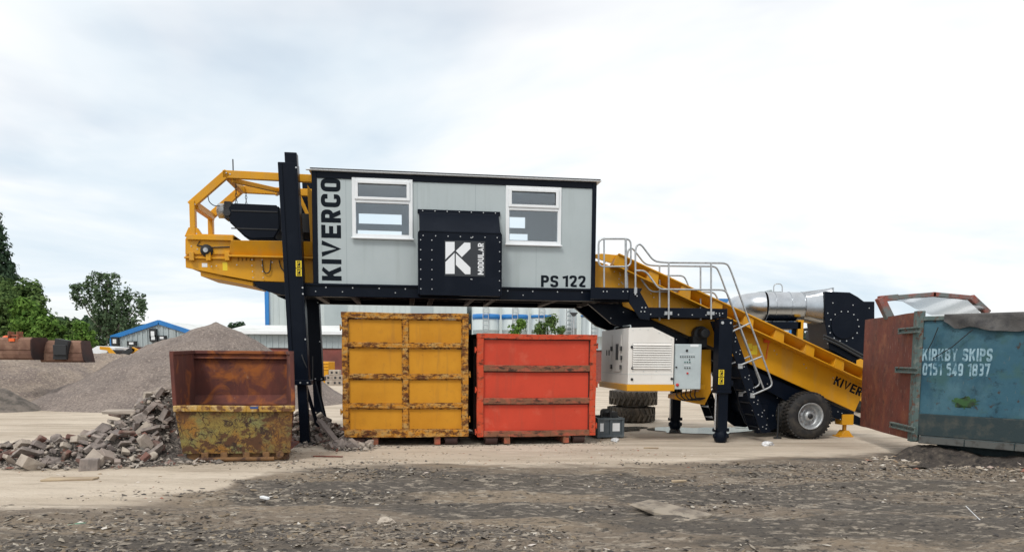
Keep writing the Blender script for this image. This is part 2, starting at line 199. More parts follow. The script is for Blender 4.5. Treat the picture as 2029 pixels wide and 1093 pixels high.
# ------------------------------------------------------------------ mesh building
def thing(name, label, cat, loc=(0, 0, 0), rz=0., group=None, kind=None):
    o = bpy.data.objects.new(name, None); COL.objects.link(o); o.location = loc; o.rotation_euler = (0, 0, rz); o.empty_display_size = .2
    tag(o, label, cat, group, kind); return o
def tag(o, label=None, cat=None, group=None, kind=None):
    if label: o['label'] = label
    if cat: o['category'] = cat
    if group: o['group'] = group
    if kind: o['kind'] = kind
    return o
def rounded(pts, r, n=4):
    pts = [Vector(p) for p in pts]; out = [pts[0]]
    for a, b, c in zip(pts, pts[1:], pts[2:]):
        d0 = min(r, (a-b).length*.45); d1 = min(r, (c-b).length*.45); p = b+(a-b).normalized()*d0; q = b+(c-b).normalized()*d1
        for i in range(n+1):
            t = i/n; out.append(p*(1-t)**2+b*2*t*(1-t)+q*t*t)
    return out+[pts[-1]]
class MB:
    def __init__(s): s.v = []; s.f = []; s.m = []; s.sm = []
    def add(s, vs, fs, m=0, sm=False):
        k = len(s.v); s.v += [tuple(p) for p in vs]
        for f in fs: s.f.append(tuple(i+k for i in f)); s.m.append(m); s.sm.append(sm)
        return s
    def hexa(s, p, m=0):           # p[0..3] one quad, p[4..7] the opposite quad
        return s.add(p, [(3, 2, 1, 0), (4, 5, 6, 7), (0, 1, 5, 4), (1, 2, 6, 5), (2, 3, 7, 6), (3, 0, 4, 7)], m)
    def box(s, x0, x1, y0, y1, z0, z1, m=0):
        return s.hexa([(x0, y0, z0), (x1, y0, z0), (x1, y1, z0), (x0, y1, z0), (x0, y0, z1), (x1, y0, z1), (x1, y1, z1), (x0, y1, z1)], m)
    def prism(s, poly, a, b, ax='v', m=0):      # ax v: poly in (x,z); u: poly in (y,z); z: poly in (x,y)
        g = {'v': lambda p, q: (p[0], q, p[1]), 'u': lambda p, q: (q, p[0], p[1]), 'z': lambda p, q: (p[0], p[1], q)}[ax]
        n = len(poly); vs = [g(p, a) for p in poly]+[g(p, b) for p in poly]
        return s.add(vs, [tuple(range(n))[::-1], tuple(range(n, 2*n))]+[(i, (i+1) % n, n+(i+1) % n, n+i) for i in range(n)], m)
    def bar(s, p, q, w, h, m=0, up=(0, 0, 1)):
        p = Vector(p); q = Vector(q); d = (q-p).normalized(); up = Vector(up)
        if abs(d.dot(up)) > .98: up = Vector((0, 1, 0))
        a = d.cross(up).normalized()*w/2; b = a.cross(d).normalized()*h/2
        return s.hexa([p-a-b, p+a-b, p+a+b, p-a+b, q-a-b, q+a-b, q+a+b, q-a+b], m)
    def tube(s, pts, r, n=8, m=0, closed=False, cap=True, r2=None):
        pts = [Vector(p) for p in pts]; N = len(pts); rings = []; prev = None
        for i, p in enumerate(pts):
            if closed: d = (pts[(i+1) % N]-pts[i-1]).normalized()
            else: d = (pts[min(i+1, N-1)]-pts[max(i-1, 0)]).normalized()
            if prev is None:
                up = Vector((0, 0, 1)) if abs(d.z) < .9 else Vector((0, 1, 0)); a = d.cross(up).normalized()
            else: a = (prev-d*prev.dot(d)).normalized()
            prev = a; b = d.cross(a); rr = r if r2 is None else r+(r2-r)*i/max(1, N-1)
            rings.append([p+(a*cos(2*pi*k/n)+b*sin(2*pi*k/n))*rr for k in range(n)])
        vs = [q for R in rings for q in R]; fs = []
        for i in range(N if closed else N-1):
            j = (i+1) % N
            for k in range(n): fs.append((i*n+k, i*n+(k+1) % n, j*n+(k+1) % n, j*n+k))
        s.add(vs, fs, m, True)
        if cap and not closed: s.add(rings[0], [tuple(range(n))[::-1]], m); s.add(rings[-1], [tuple(range(n))], m)
        return s
    def cyl(s, p, q, r, n=12, m=0, r2=None): return s.tube([p, q], r, n, m, r2=r2)
    def lathe(s, c, axis, prof, n=24, m=0, sm=True, cap=True):      # prof: (distance along axis, radius)
        c = Vector(c); d = Vector(axis).normalized(); up = Vector((0, 0, 1)) if abs(d.z) < .9 else Vector((0, 1, 0)); a = d.cross(up).normalized(); b = d.cross(a)
        vs = [c+d*t+(a*cos(2*pi*k/n)+b*sin(2*pi*k/n))*r for t, r in prof for k in range(n)]; fs = []
        for i in range(len(prof)-1):
            for k in range(n): fs.append((i*n+k, i*n+(k+1) % n, (i+1)*n+(k+1) % n, (i+1)*n+k))
        s.add(vs, fs, m, sm)
        if cap and prof[0][1] > .001: s.add(vs[:n], [tuple(range(n))[::-1]], m)
        if cap and prof[-1][1] > .001: s.add(vs[-n:], [tuple(range(n))], m)
        return s
    def bolt(s, x, y, z, r=.017, m=1, ax=(0, -1, 0)): return s.cyl((x, y, z), Vector((x, y, z))+Vector(ax)*.012, r*.85, 6, m)
    def mesh(s, name, mats, bevel=0., seg=1):
        me = bpy.data.meshes.new(name); me.from_pydata(s.v, [], s.f); me.update()
        for q in (mats if isinstance(mats, (list, tuple)) else [mats]): me.materials.append(q)
        for p, i, k in zip(me.polygons, s.m, s.sm): p.material_index = i; p.use_smooth = k
        bm = bmesh.new(); bm.from_mesh(me); bmesh.ops.recalc_face_normals(bm, faces=bm.faces[:])
        if bevel:
            es = [e for e in bm.edges if len(e.link_faces) == 2 and e.calc_face_angle(0) > .5 and not (e.link_faces[0].smooth or e.link_faces[1].smooth) and min(f.calc_area() for f in e.link_faces) > bevel*bevel*4]
            bmesh.ops.bevel(bm, geom=es, offset=bevel, segments=seg, affect='EDGES', clamp_overlap=True)
        bm.to_mesh(me); bm.free(); return me
    def build(s, name, mats, parent=None, bevel=0., label=None, seg=1):
        o = bpy.data.objects.new(name, s.mesh(name, mats, bevel, seg)); COL.objects.link(o)
        if parent is not None: o.parent = parent
        if label: o['label'] = label
        return o
def np_mesh(name, V, Q, mats, smooth=False):
    me = bpy.data.meshes.new(name); V = np.asarray(V, np.float32); Q = np.asarray(Q, np.int32); k = Q.shape[1]
    me.vertices.add(len(V)); me.vertices.foreach_set('co', V.ravel()); me.loops.add(Q.size); me.loops.foreach_set('vertex_index', Q.ravel())
    me.polygons.add(len(Q)); me.polygons.foreach_set('loop_start', np.arange(len(Q), dtype=np.int32)*k)
    try: me.polygons.foreach_set('loop_total', np.full(len(Q), k, np.int32))
    except Exception: pass
    for q in (mats if isinstance(mats, (list, tuple)) else [mats]): me.materials.append(q)
    me.polygons.foreach_set('use_smooth', np.full(len(Q), smooth)); me.update(calc_edges=True); me.validate(); return me
def link(name, me, parent=None):
    o = bpy.data.objects.new(name, me); COL.objects.link(o)
    if parent is not None: o.parent = parent
    return o
def glyph(c, t):
    """centre lines of a bold condensed letter in a box 1 high; returns width and (closed, corner radius, points)"""
    W = {'I': t, '1': .42, 'M': .78, 'V': .74, 'A': .66, 'K': .64, ' ': .3, 'Y': .64}.get(c, .58); h = t/2; l, r, b, T, m = h, W-h, h, 1-h, .5; R = .2; k = W/2
    if c == 'K': return W, [(0, 0, [(l, 0), (l, 1)]), (0, 0, [(r-.0, 1), (l, .4)]), (0, 0, [(.3, .62), (r+.01, 0)])]
    if c == 'I': return W, [(0, 0, [(l, 0), (l, 1)])]
    if c == 'V': return W, [(0, 0, [(l, 1), (k, h*.5), (r, 1)])]
    if c == 'E': return W, [(0, 0, [(W, T), (l, T), (l, b), (W, b)]), (0, 0, [(l, m), (W*.92, m)])]
    if c in 'RPB':
        q = [(0, 0, [(l, 0), (l, 1)]), (0, R, [(l, T), (r, T), (r, m-.02), (l, m-.02)])] if c != 'B' else [(0, 0, [(l, 0), (l, 1)]), (0, R, [(l, T), (r, T), (r, m), (l, m)]), (0, R, [(l, m), (r, m), (r, b), (l, b)])]
        if c == 'R': q.append((0, 0, [(k, m-.03), (r, 0)]))
        return W, q
    if c == 'C': return W, [(0, R, [(r, .66), (r, T), (l, T), (l, b), (r, b), (r, .34)])]
    if c in 'O0': return W, [(1, R, [(l, b), (l, T), (r, T), (r, b)])]
    if c == 'D': return W, [(1, 0, [(l, b), (l, T), (r-.14, T), (r, T-.17), (r, b+.17), (r-.14, b)])]
    if c == 'M': return W, [(0, 0, [(l, 0), (l, 1)]), (0, 0, [(r, 0), (r, 1)]), (0, 0, [(l, T), (k, .3), (r, T)])]
    if c == 'U': return W, [(0, R, [(l, 1), (l, b), (r, b), (r, 1)])]
    if c == 'L': return W, [(0, 0, [(l, 1), (l, b), (W, b)])]
    if c == 'A': return W, [(0, 0, [(l, 0), (k, 1-h*.5), (r, 0)]), (0, 0, [(l+.08, .28), (r-.08, .28)])]
    if c == 'Y': return W, [(0, 0, [(l, 1), (k, .48), (r, 1)]), (0, 0, [(k, .5), (k, 0)])]
    if c == 'S': return W, [(0, R*.8, [(r, .72), (r, T), (l, T), (l, m+.02), (r, m-.02), (r, b), (l, b), (l, .28)])]
    if c == '1': return W, [(0, 0, [(0, .78), (W-h, T+.0), (W-h, 0)])]
    if c == '2': return W, [(0, R, [(l, .7), (l, T), (r, T), (r, .58), (l, b), (W, b)])]
    if c == '3': return W, [(0, R*.8, [(l, T), (r, T), (r, m+.02), (l+.1, m)]), (0, R*.8, [(l+.1, m), (r, m-.02), (r, b), (l, b)])]
    if c == '4': return W, [(0, 0, [(W, .25), (l, .25), (r-.08, T)]), (0, 0, [(r-.08, 1), (r-.08, 0)])]
    if c == '5': return W, [(0, R*.6, [(r, T), (l, T), (l, m+.08), (r, m+.08), (r, b), (l, b)])]
    if c == '7': return W, [(0, 0, [(0, T), (r, T), (k-.05, 0)])]
    if c == '8': return W, [(1, R*.8, [(l, m), (l, T), (r, T), (r, m)]), (1, R*.8, [(l, b), (l, m), (r, m), (r, b)])]
    if c == '9': return W, [(1, R*.8, [(l, m-.08), (l, T), (r, T), (r, m-.08)]), (0, R*.6, [(r, m), (r, b), (l, b)])]
    return W, []
def text(mb, s, x0, x1, z0, z1, y, rot=False, t=.22, m=0, gap=.1):
    """lettering fitted in a rectangle of a plane y = const that faces -y; rot: reads upward"""
    out = []; x = 0.
    for c in s:
        w, st_ = glyph(c, t)
        for gi, (cl, rad, pts) in enumerate(st_):
            P = [Vector((p[0], p[1], 0)) for p in pts]
            if rad:
                if cl: P = rounded([(P[0]+P[-1])/2]+P+[(P[0]+P[-1])/2], rad, 5)[:-1]
                else: P = rounded(P, rad, 5)
            n = len(P); Ls = []; Rs = []
            for i in range(n):
                if cl: d0 = (P[i]-P[i-1]).normalized(); d1 = (P[(i+1) % n]-P[i]).normalized()
                else:
                    d0 = (P[i]-P[max(i-1, 0)]).normalized() if i else (P[1]-P[0]).normalized(); d1 = (P[min(i+1, n-1)]-P[i]).normalized() if i < n-1 else d0
                n0 = Vector((-d0.y, d0.x, 0)); n1 = Vector((-d1.y, d1.x, 0)); mm = (n0+n1).normalized(); k = min(1/max(.3, mm.dot(n0)), 1.9)
                Ls.append(P[i]+mm*k*t/2); Rs.append(P[i]-mm*k*t/2)
            for i in range(n if cl else n-1):
                j = (i+1) % n; out.append(([(q.x+x, min(1, max(0, q.y))) for q in (Ls[i], Rs[i], Rs[j], Ls[j])], gi))
        x += w+gap
    x -= gap
    for q, gi in out:
        vs = []
        for a, b in q:
            a /= x; yy = y-.0006*gi
            vs.append((x1-b*(x1-x0), yy, z0+a*(z1-z0)) if rot else (x0+a*(x1-x0), yy, z0+b*(z1-z0)))
        mb.add(vs, [(0, 1, 2, 3)], m)
def vnoise(x, y, seed=0):
    xi = np.floor(x).astype(np.int64); yi = np.floor(y).astype(np.int64); fx = x-xi; fy = y-yi
    def h(a, b):
        q = (a*374761393+b*668265263+seed*1442695041) & 0x7fffffff; q = ((q ^ (q >> 13))*1274126177) & 0x7fffffff; return ((q ^ (q >> 16)) & 0xffff)/65535.
    fx = fx*fx*(3-2*fx); fy = fy*fy*(3-2*fy)
    return (h(xi, yi)*(1-fx)+h(xi+1, yi)*fx)*(1-fy)+(h(xi, yi+1)*(1-fx)+h(xi+1, yi+1)*fx)*fy
def fbm(x, y, o=4, seed=0):
    t = 0; a = .5; s = 0
    for i in range(o): t = t+a*vnoise(x, y, seed+i); s += a; a *= .5; x = x*2.03+7.1; y = y*2.03+3.3
    return t/s
def sstep(a, b, x): t = np.clip((x-a)/(b-a), 0, 1); return t*t*(3-2*t)

# ================================================================== GROUND
EDGE = [(-200, 1010), (0, 1003), (150, 995), (300, 985), (420, 968), (520, 937), (700, 922), (900, 915), (1200, 924), (1400, 915), (1550, 908), (1700, 900), (1790, 890), (1860, 872), (2029, 878), (2300, 880)]
EDGE = [ground(*p) for p in EDGE]
def edgeY(x): return np.interp(x, [p[0] for p in EDGE], [p[1] for p in EDGE])
def dirt(x, y): return sstep(1.0, -1.0, y-edgeY(x)+(fbm(x*.7, y*1.6, 4, 5)-.5)*1.5)
def gheight(x, y):
    d = dirt(x, y); near = sstep(26, 17, y)*sstep(16, 11, np.abs(x))
    h = (fbm(x*.35, y*1.5, 4, 2)-.5)*.16+(fbm(x*1.6, y*5.5, 4, 9)-.5)*.07+(fbm(x*7, y*14, 3, 4)-.5)*.035
    trk = np.sin((y-.12*x)*7.0+fbm(x*.5, y*.5, 2, 8)*5)*.014*sstep(.35, .65, fbm(x*.3, y*.6, 2, 33))
    rut = 0
    for y0_, sl_, am_, wd_, a_, b_ in ((12.1, .05, .05, .2, -3.5, 9), (11.3, .02, .045, .22, -2, 11), (10.1, .03, .04, .2, -7, 12), (9.2, .035, .05, .22, -8, 12), (8.2, .06, .055, .2, -8, 3), (7.7, -.03, .06, .24, -1, 8), (7.0, .02, .05, .2, -6, 8)):
        q = (y-y0_-sl_*x-(fbm(x*.4+y0_, x*0+y0_, 3, 15)-.5)*.5)/wd_; rut = rut+am_*(-np.exp(-q*q)+.8*np.exp(-((q-1.5)/.7)**2)+.5*np.exp(-((q+1.5)/.7)**2))*sstep(a_, a_+2.5, x)*sstep(b_, b_-2.5, x)*(.25+1.1*fbm(x*.9, y*.4+y0_, 2, 17))
    lug = np.sin((x*.8+y*1.5)*14)*.013*sstep(.42, .6, fbm(x*.35, y*1.1, 2, 71))*sstep(9.6, 8.2, y)*sstep(-1, 1.5, x)
    return (d*(h+trk+lug+rut)-.02*d+(1-d)*(fbm(x*2, y*3, 3, 12)-.5)*.012)*near
xs = np.concatenate([-np.geomspace(12.5, 900, 40)[::-1], np.arange(-12.4, 12.41, .06), np.geomspace(12.5, 900, 40)])
ys = np.concatenate([[-60, -20, 0, 3, 5], np.arange(6, 13, .032), np.arange(13, 24, .09), np.geomspace(24, 1500, 60)])
GX, GY = np.meshgrid(xs, ys); GZ = gheight(GX, GY); nx, ny = len(xs), len(ys)
idx = np.arange(nx*ny).reshape(ny, nx); Q = np.stack([idx[:-1, :-1], idx[:-1, 1:], idx[1:, 1:], idx[1:, :-1]], -1).reshape(-1, 4)
M_ground = mat('yard_ground', (.5, .425, .335), [
    dict(col=(.58, .505, .41), scale=.5, lo=.42, hi=.62, stretch=(.35, 1.3, 1)), dict(col=(.39, .325, .25), scale=.8, lo=.48, hi=.66, stretch=(.3, 1.6, 1)), dict(col=(.27, .22, .165), scale=2.2, lo=.54, hi=.7, stretch=(.22, 1.5, 1), amt=.85, rgh=.7),
    dict(col=(.58, .51, .42), scale=5, lo=.6, hi=.68, stretch=(.3, 1.2, 1), amt=.6), dict(col=(.2, .165, .13), scale=9, lo=.6, hi=.68, stretch=(.25, 1.2, 1), amt=.6, rgh=.7),
    dict(kind='attr', attr='dirt', col=(.165, .132, .1), lo=.28, hi=.74, **{'break': (3.2, 1.0)}, stretch=(.45, 1.3, 1)),
    dict(kind='attr', attr='brown', col=(.21, .165, .118), lo=.42, hi=.7, **{'break': (6, 1.3)}, stretch=(.3, 1.4, 1), amt=.75),
    dict(kind='attr', attr='black', col=(.045, .043, .041), lo=.42, hi=.78, **{'break': (7, 1.3)}, stretch=(.3, 1.3, 1), amt=.7),
    dict(kind='attr', attr='speck', col=(.3, .26, .21), lo=.6, hi=.75, **{'break': (15, 1.8)}, stretch=(.3, 1.2, 1), amt=.85),
    dict(kind='attr', attr='speck', col=(.03, .028, .026), lo=.6, hi=.75, **{'break': (29, 1.7)}, stretch=(.4, 1.1, 1), amt=.8),
    dict(col=(.24, .21, .18), scale=36, lo=.62, hi=.68, stretch=(.5, 1, 1), rgh=.75, amt=.6), dict(col=(.06, .052, .045), scale=26, lo=.61, hi=.68, stretch=(.5, 1, 1), rgh=.75, amt=.5)],
    rough=.9, bump=(20, .9, .035, (.55, 1, 1)))
me = np_mesh('ground', np.stack([GX, GY, GZ], -1).reshape(-1, 3), Q, M_ground, True)
D = dirt(GX, GY)
BLK = D*sstep(.38, .72, fbm(GX*.35, GY*1.3, 5, 21)+.16*np.exp(-((GY-edgeY(GX)+1.2)/1.1)**2)*sstep(-4, 0, GX))
BRN = D*sstep(.36, .72, fbm(GX*.4, GY*1.5, 5, 61)+.08*sstep(2, -4, GX)); SPK = D*.55
for nm, A in (('dirt', D), ('black', BLK), ('brown', BRN), ('speck', SPK)):
    at = me.attributes.new(nm, 'FLOAT', 'POINT'); at.data.foreach_set('value', A.astype(np.float32).ravel())
tag(link('ground', me), kind='structure')
def gz(x, y): return float(gheight(np.array([float(x)]), np.array([float(y)]))[0])

# puddles
M_water = mat('puddle_water', (.1, .1, .095), [dict(col=(.3, .26, .2), scale=2.5, lo=.55, hi=.62)], rough=.06, spec=.9, bump=(5, .06, .01))
def puddle(cx, cy, rx, ry, seed):
    c = ground(cx, cy); rnd = random.Random(seed); ph = [rnd.uniform(0, 6) for _ in range(4)]; poly = []
    for i in range(48):
        a = 2*pi*i/48; k = 1+.22*sin(2*a+ph[0])+.16*sin(3*a+ph[1])+.12*sin(5*a+ph[2])+.06*sin(9*a+ph[3]); q = ground(cx+rx*k*cos(a), cy+ry*k*sin(a)); poly.append((q[0], q[1]))
    mb = MB(); mb.add([(a, b, .016) for a, b in poly], [tuple(range(48))]); mb.build('puddle', M_water)['kind'] = 'structure'
puddle(1395, 853, 85, 8, 3); puddle(1240, 850, 40, 4, 5); puddle(1530, 846, 60, 4, 8)

# ================================================================== PICKING STATION
M = Fr(ground(600, 880), 8)
LOC, YAW = (M.o[0], M.o[1], 0), M.yaw
st = thing('picking_station', 'long yellow and black raised picking station on legs and wheels', 'machine', LOC, YAW)
# chassis
mb = MB()
nose = M.poly([(503, 558), (575, 558), (575, 588), (560, 587), (535, 581), (517, 574), (506, 566)], 0)
for v0, v1 in ((0, .14), (2.26, 2.4)):
    mb.prism([(-.1, 3.21), (6.9, 3.21), (6.78, 2.95), (-.1, 2.95)], v0, v1)
    mb.prism([(-.9, 3.21), (-.12, 3.21), (-.12, 2.96), (-.35, 2.97), (-.62, 3.03), (-.8, 3.1)], v0+.003, v1-.003)
mb.box(-.1, 6.8, -.03, -.001, 3.165, 3.2); mb.box(-.1, 6.8, -.03, -.001, 2.952, 2.972)
for u in np.arange(.5, 6.8, .52):
    mb.bolt(u, 0, 3.13, .016)
    if int(u*10) % 3: mb.bolt(u-.2, 0, 3.05, .014)
mb.box(-.8, 6.7, .141, 2.259, 3.12, 3.19, 2)
for v in (.7, 1.2, 1.7): mb.box(-.1, 6.6, v, v+.06, 3.02, 3.119, 2)
for u, w in ((.25, .1), (.95, .1), (2.15, .1), (2.55, .1), (3.4, .1), (3.85, .1), (5.15, .09), (6.1, .07), (6.5, .07)):
    mb.box(u, u+w, .142, 2.258, 2.955, 3.06, 3)
M_xm = mat('dusty_cross_member', (.16, .135, .125), rough=.7)
mb.build('chassis', [M_blk, M_bolt, M_blk2, M_xm], st, .006)
# tower legs on the left, each its own part
def tilt(mb):
    mb.v = [(x-.036*(z-1.27), y, z) for x, y, z in mb.v]; return mb
def tower(v):
    mb = MB(); mb.box(-.2, .16, v, v+.3, 1.27, 5.48); mb.box(-.075, .155, v+.04, v+.26, 5.48, 5.68); mb.box(-.2, -.12, v-.025, v-.001, 1.3, 5.47); mb.box(.12, .16, v-.025, v-.001, 1.3, 5.3)
    mb.box(-.22, .2, v-.04, v+.34, 1.2, 1.3)
    for u in (-.17, 0, .14): mb.bolt(u, v-.04, 1.25, .022)
    for z in (5.38, 3.1, 2.98, 2.1): mb.bolt(.14, v-.025, z, .02)
    o = tilt(mb).build('support_leg', [M_blk, M_bolt], st, .008)
    mb = MB(); mb.box(-.08, .1, v+.05, v+.25, .06, 1.2); mb.box(-.2, .22, v-.05, v+.35, 0, .05); tilt(mb).build('telescopic_foot', [M_blk], o, .006)
    return o
tf = tower(-.16); tower(2.25)
def warn_label(parent, px0, py0, px1, py1, v):
    a = M.at(px0, py0, v); b = M.at(px1, py1, v); mb = MB(); mid = (a[1]+b[1])/2
    mb.box(a[0], b[0], v-.003, v, b[1], mid-.008, 0); mb.box(a[0], b[0], v-.003, v, mid+.008, a[1], 0)
    w = (b[0]-a[0])
    for z0, z1 in ((b[1], mid-.008), (mid+.008, a[1])):
        cz = (z0+z1)/2; cu = (a[0]+b[0])/2
        mb.box(cu-w*.28, cu+w*.28, v-.006, v-.003, cz+.045, cz+.06, 1); mb.box(cu-w*.28, cu-w*.2, v-.006, v-.003, cz-.06, cz+.045, 1); mb.box(cu+w*.2, cu+w*.28, v-.006, v-.003, cz-.06, cz+.045, 1); mb.box(cu-w*.2, cu+w*.2, v-.006, v-.003, cz-.06, cz-.045, 1)
        mb.bar((cu, v-.0045, cz-.03), (cu+w*.1, v-.0045, cz+.025), .003, .03, 1, (1, 0, 0))
    mb.build('warning_label', [M_label, M_ink], parent)
warn_label(tf, 586, 516, 598, 547, -.185)
MB().tube([M.P(598, 702, -.2), M.P(601, 712, -.23), M.P(608, 728, -.2)], .012).build('hydraulic_hose', M_dark, st); MB().tube([M.P(620, 705, .3), M.P(620, 750, .3)], .012).build('hydraulic_hose', M_dark, st)
for p, q in (((.02, 2.2, 1.2), (.28, 2.0, .15)), ((.06, .2, 1.15), (.3, .5, .06))): MB().bar(p, q, .05, .05).build('brace', M_blk, st)
# discharge conveyor on the left
VF, VB = .42, 1.95
mb = MB()
low = M.poly([(367, 505), (462, 503), (566, 508), (575, 560), (500, 556), (440, 545), (368, 530)], VF)
low = low[:2]+[(.28, low[2][1]), (.28, low[3][1])]+low[4:]
mb.prism(low, VF, VF+.05); mb.prism(low, VB-.05, VB)
skirt = [M.at(455, 505, VF), M.at(461, 478, VF), (.28, M.at(565, 479, VF)[1]), (.28, M.at(565, 507, VF)[1])]
mb.hexa([(skirt[0][0], VF-.04, skirt[0][1]), (skirt[3][0], VF-.04, skirt[3][1]), (skirt[2][0], VF-.16, skirt[2][1]), (skirt[1][0], VF-.16, skirt[1][1]), (skirt[0][0], VF, skirt[0][1]), (skirt[3][0], VF, skirt[3][1]), (skirt[2][0], VF-.12, skirt[2][1]), (skirt[1][0], VF-.12, skirt[1][1])])
mb.box(skirt[0][0], .28, VF-.16, VF-.001, skirt[0][1]-.05, skirt[0][1]-.012)
mb.prism([(s[0], s[1]) for s in skirt], VB, VB+.05)
end = M.poly([(368, 474), (372, 466), (464, 466), (464, 480), (458, 504), (368, 504)], VF)
mb.prism(end, VF-.03, VF-.001); mb.prism(end, VB+.001, VB+.03)
a, b = M.at(372, 466, VF), M.at(464, 478, VF); mb.box(a[0], b[0], VF-.1, VF-.031, b[1], a[1]); mb.box(a[0], b[0], VF-.031, VB+.03, a[1], a[1]+.03)
a = M.at(368, 530, VF); mb.box(a[0], a[0]+.04, VF+.051, VB-.051, a[1]+.02, M.at(368, 478, VF)[1])
under = M.poly([(395, 536), (440, 547), (500, 558), (500, 566), (440, 554), (396, 546)], VF); mb.prism(under, VF+.06, VB-.06)
for px in (382, 415, 452):
    a = M.at(px-5, 500, VF); b = M.at(px+5, 517, VF); mb.box(a[0], b[0], VF-.1, VF-.001, b[1], a[1])
a = M.at(450, 512, VF); b = M.at(366, 509, VF); mb.box(b[0], a[0], VF-.06, VF-.002, b[1]-.03, b[1], 0)
rnd = random.Random(4)
for px, py in [(392, 494), (380, 488), (500, 515), (520, 515), (500, 526), (520, 526), (501, 538), (521, 538), (502, 550), (522, 550), (430, 527), (420, 528), (404, 473), (450, 473), (540, 520), (470, 525)]:
    a = M.at(px, py, VF); mb.bolt(a[0], VF-.03, a[1], .014)
for px in (472, 480, 488, 496, 503): a = M.at(px, 508, VF); mb.box(a[0]-.012, a[0]+.012, VF-.02, VF-.001, a[1]-.09, a[1]+.01, 2)
c = M.at(411, 497, VF)
dc = mb.build('discharge_conveyor', [M_yel, M_bolt, M_blk2], st, .006)
mb = MB(); mb.lathe((c[0], VF-.031, c[1]), (0, -1, 0), [(0, .12), (.04, .12), (.05, .08), (.09, .075), (.1, .03)], 20); mb.lathe((c[0], VF-.13, c[1]), (0, -1, 0), [(0, .05), (.02, .045)], 16, 1); mb.build('bearing', [M_dark, M_galv], dc)
mb = MB(); mb.cyl((c[0]-.02, VF+.06, c[1]), (c[0]-.02, VB-.06, c[1]), .2, 24); mb.box(c[0], .28, VF+.06, VB-.06, c[1]+.17, c[1]+.2); mb.box(c[0], .28, VF+.06, VB-.06, c[1]-.2, c[1]-.17); mb.build('belt', M_rubber, dc)
for (x0, y0, x1, y1, cc) in ((400, 521, 411, 529, 1), (441, 519, 451, 536, 0)):
    a = M.at(x0, y0, VF); b = M.at(x1, y1, VF); MB().box(a[0], b[0], VF-.004, VF-.0005, b[1], a[1]).build('safety_sticker', M_white if cc else M_label, dc)
for pts in ([(520, 515), (522, 538), (528, 542), (535, 538), (537, 515)], [(553, 515), (556, 530), (566, 540)], ): MB().tube(rounded([M.P(p[0], p[1], VF-.04) for p in pts], .06), .011).build('cable', M_dark, dc)
mb = MB(); mb.tube([M.P(396, 478, VF-.05), M.P(390, 486, VF-.05), M.P(420, 490, VF-.05), M.P(455, 489, VF-.05)], .012)
mb.build('cable', M_dark, dc)
# gantry over the discharge end
g = M.poly([(383, 466), (383, 403), (447, 345), (575, 351)], VF)
g = [(g[0][0], g[0][1]-.05), (g[0][0]+.0, g[1][1]), g[2], (.24, g[2][1]-.02)]
mb = MB(); W2 = .15
for v in (VF+.03, VB-.15):
    for a, b in zip(g, g[1:]):
        d = Vector((b[0]-a[0], 0, b[1]-a[1])).normalized()*.055
        mb.bar(Vector((a[0], v, a[1]))-d, Vector((b[0], v, b[1]))+d, .1, W2, 0)
        nrm = Vector((-d.z, 0, d.x)).normalized()
    mb.prism([(g[0][0]-.16, g[0][1]+.02), (g[0][0]+.2, g[0][1]+.02), (g[0][0]+.08, g[0][1]+.2), (g[0][0]-.08, g[0][1]+.2)], v-.06, v+.06)
for p in (g[1], g[2]): mb.bar((p[0]+.03, VF+.08, p[1]-.02), (p[0]+.03, VB-.2, p[1]-.02), .12, .14)
mb.bar((g[2][0]+.1, VF+.05, g[2][1]-.1), (-.25, VB-.2, g[2][1]-.08), .07, .09); mb.bar((-.3, VF+.05, g[2][1]-.1), (g[2][0]+.75, VB-.2, g[2][1]-.08), .06, .08)
for (x, z) in ((g[1][0]-.02, g[1][1]), (g[2][0]+.02, g[2][1]+.02), (g[0][0], g[0][1]+.1)): mb.bolt(x, VF-.02, z, .017); mb.bolt(x+.07, VF-.02, z-.02, .017)
gan = mb.build('gantry_frame', [M_yel, M_bolt], st, .008)
mb = MB(); a = M.at(461, 345, VF); mb.cyl((a[0], VF+.05, a[1]), (a[0], VF+.05, a[1]+.3), .012, 6); mb.build('aerial', M_dark, gan)
mb = MB(); mb.tube(rounded([M.P(412, 388, VF), M.P(414, 400, VF), M.P(424, 408, VF), M.P(436, 408, VF)], .1), .009); mb.build('cable', M_dark, gan)
mb = MB(); mb.prism([(.2, 3.3), (.25, 3.3), (.25, 5.0), (.12, 5.2), (.12, 5.0)], VF, VF+.05); mb.build('end_frame', M_yel, st, .005); mb = MB(); mb.prism([(-.3, 5.3), (.2, 4.2), (.24, 4.25), (-.22, 5.33)], VB-.2, VB-.12); mb.build('diagonal_strut', M_yel, st, .005)
# infeed conveyor
VI, VIB = .38, 1.9; VO = .02
def L(a, b, t): return (a[0]+(b[0]-a[0])*t, a[1]+(b[1]-a[1])*t)
lip0, lip1 = M.at(1217, 522, VO), M.at(1703, 748, VO); ang = math.atan2(lip1[1]-lip0[1], lip1[0]-lip0[0]); dU = (cos(ang), sin(ang)); nU = (-sin(ang), cos(ang))
LEN = math.hypot(lip1[0]-lip0[0], lip1[1]-lip0[1])+.45
def C(t, h): return (lip0[0]+dU[0]*t+nU[0]*h, lip0[1]+dU[1]*t+nU[1]*h)
hT = .21; hB = -.66
mb = MB()
top_l = (M.at(1181, 511, VI)[0]-.1, C(0, 0)[1]+.12)
side = [top_l, C(-.05, 0), C(LEN, 0), C(LEN, hB), C(.62, hB-.0), (C(.62, hB)[0]-.1, 3.22), (top_l[0], 3.22)]
mb.prism(side, VI, VI+.05); mb.prism(side, VIB-.05, VIB)
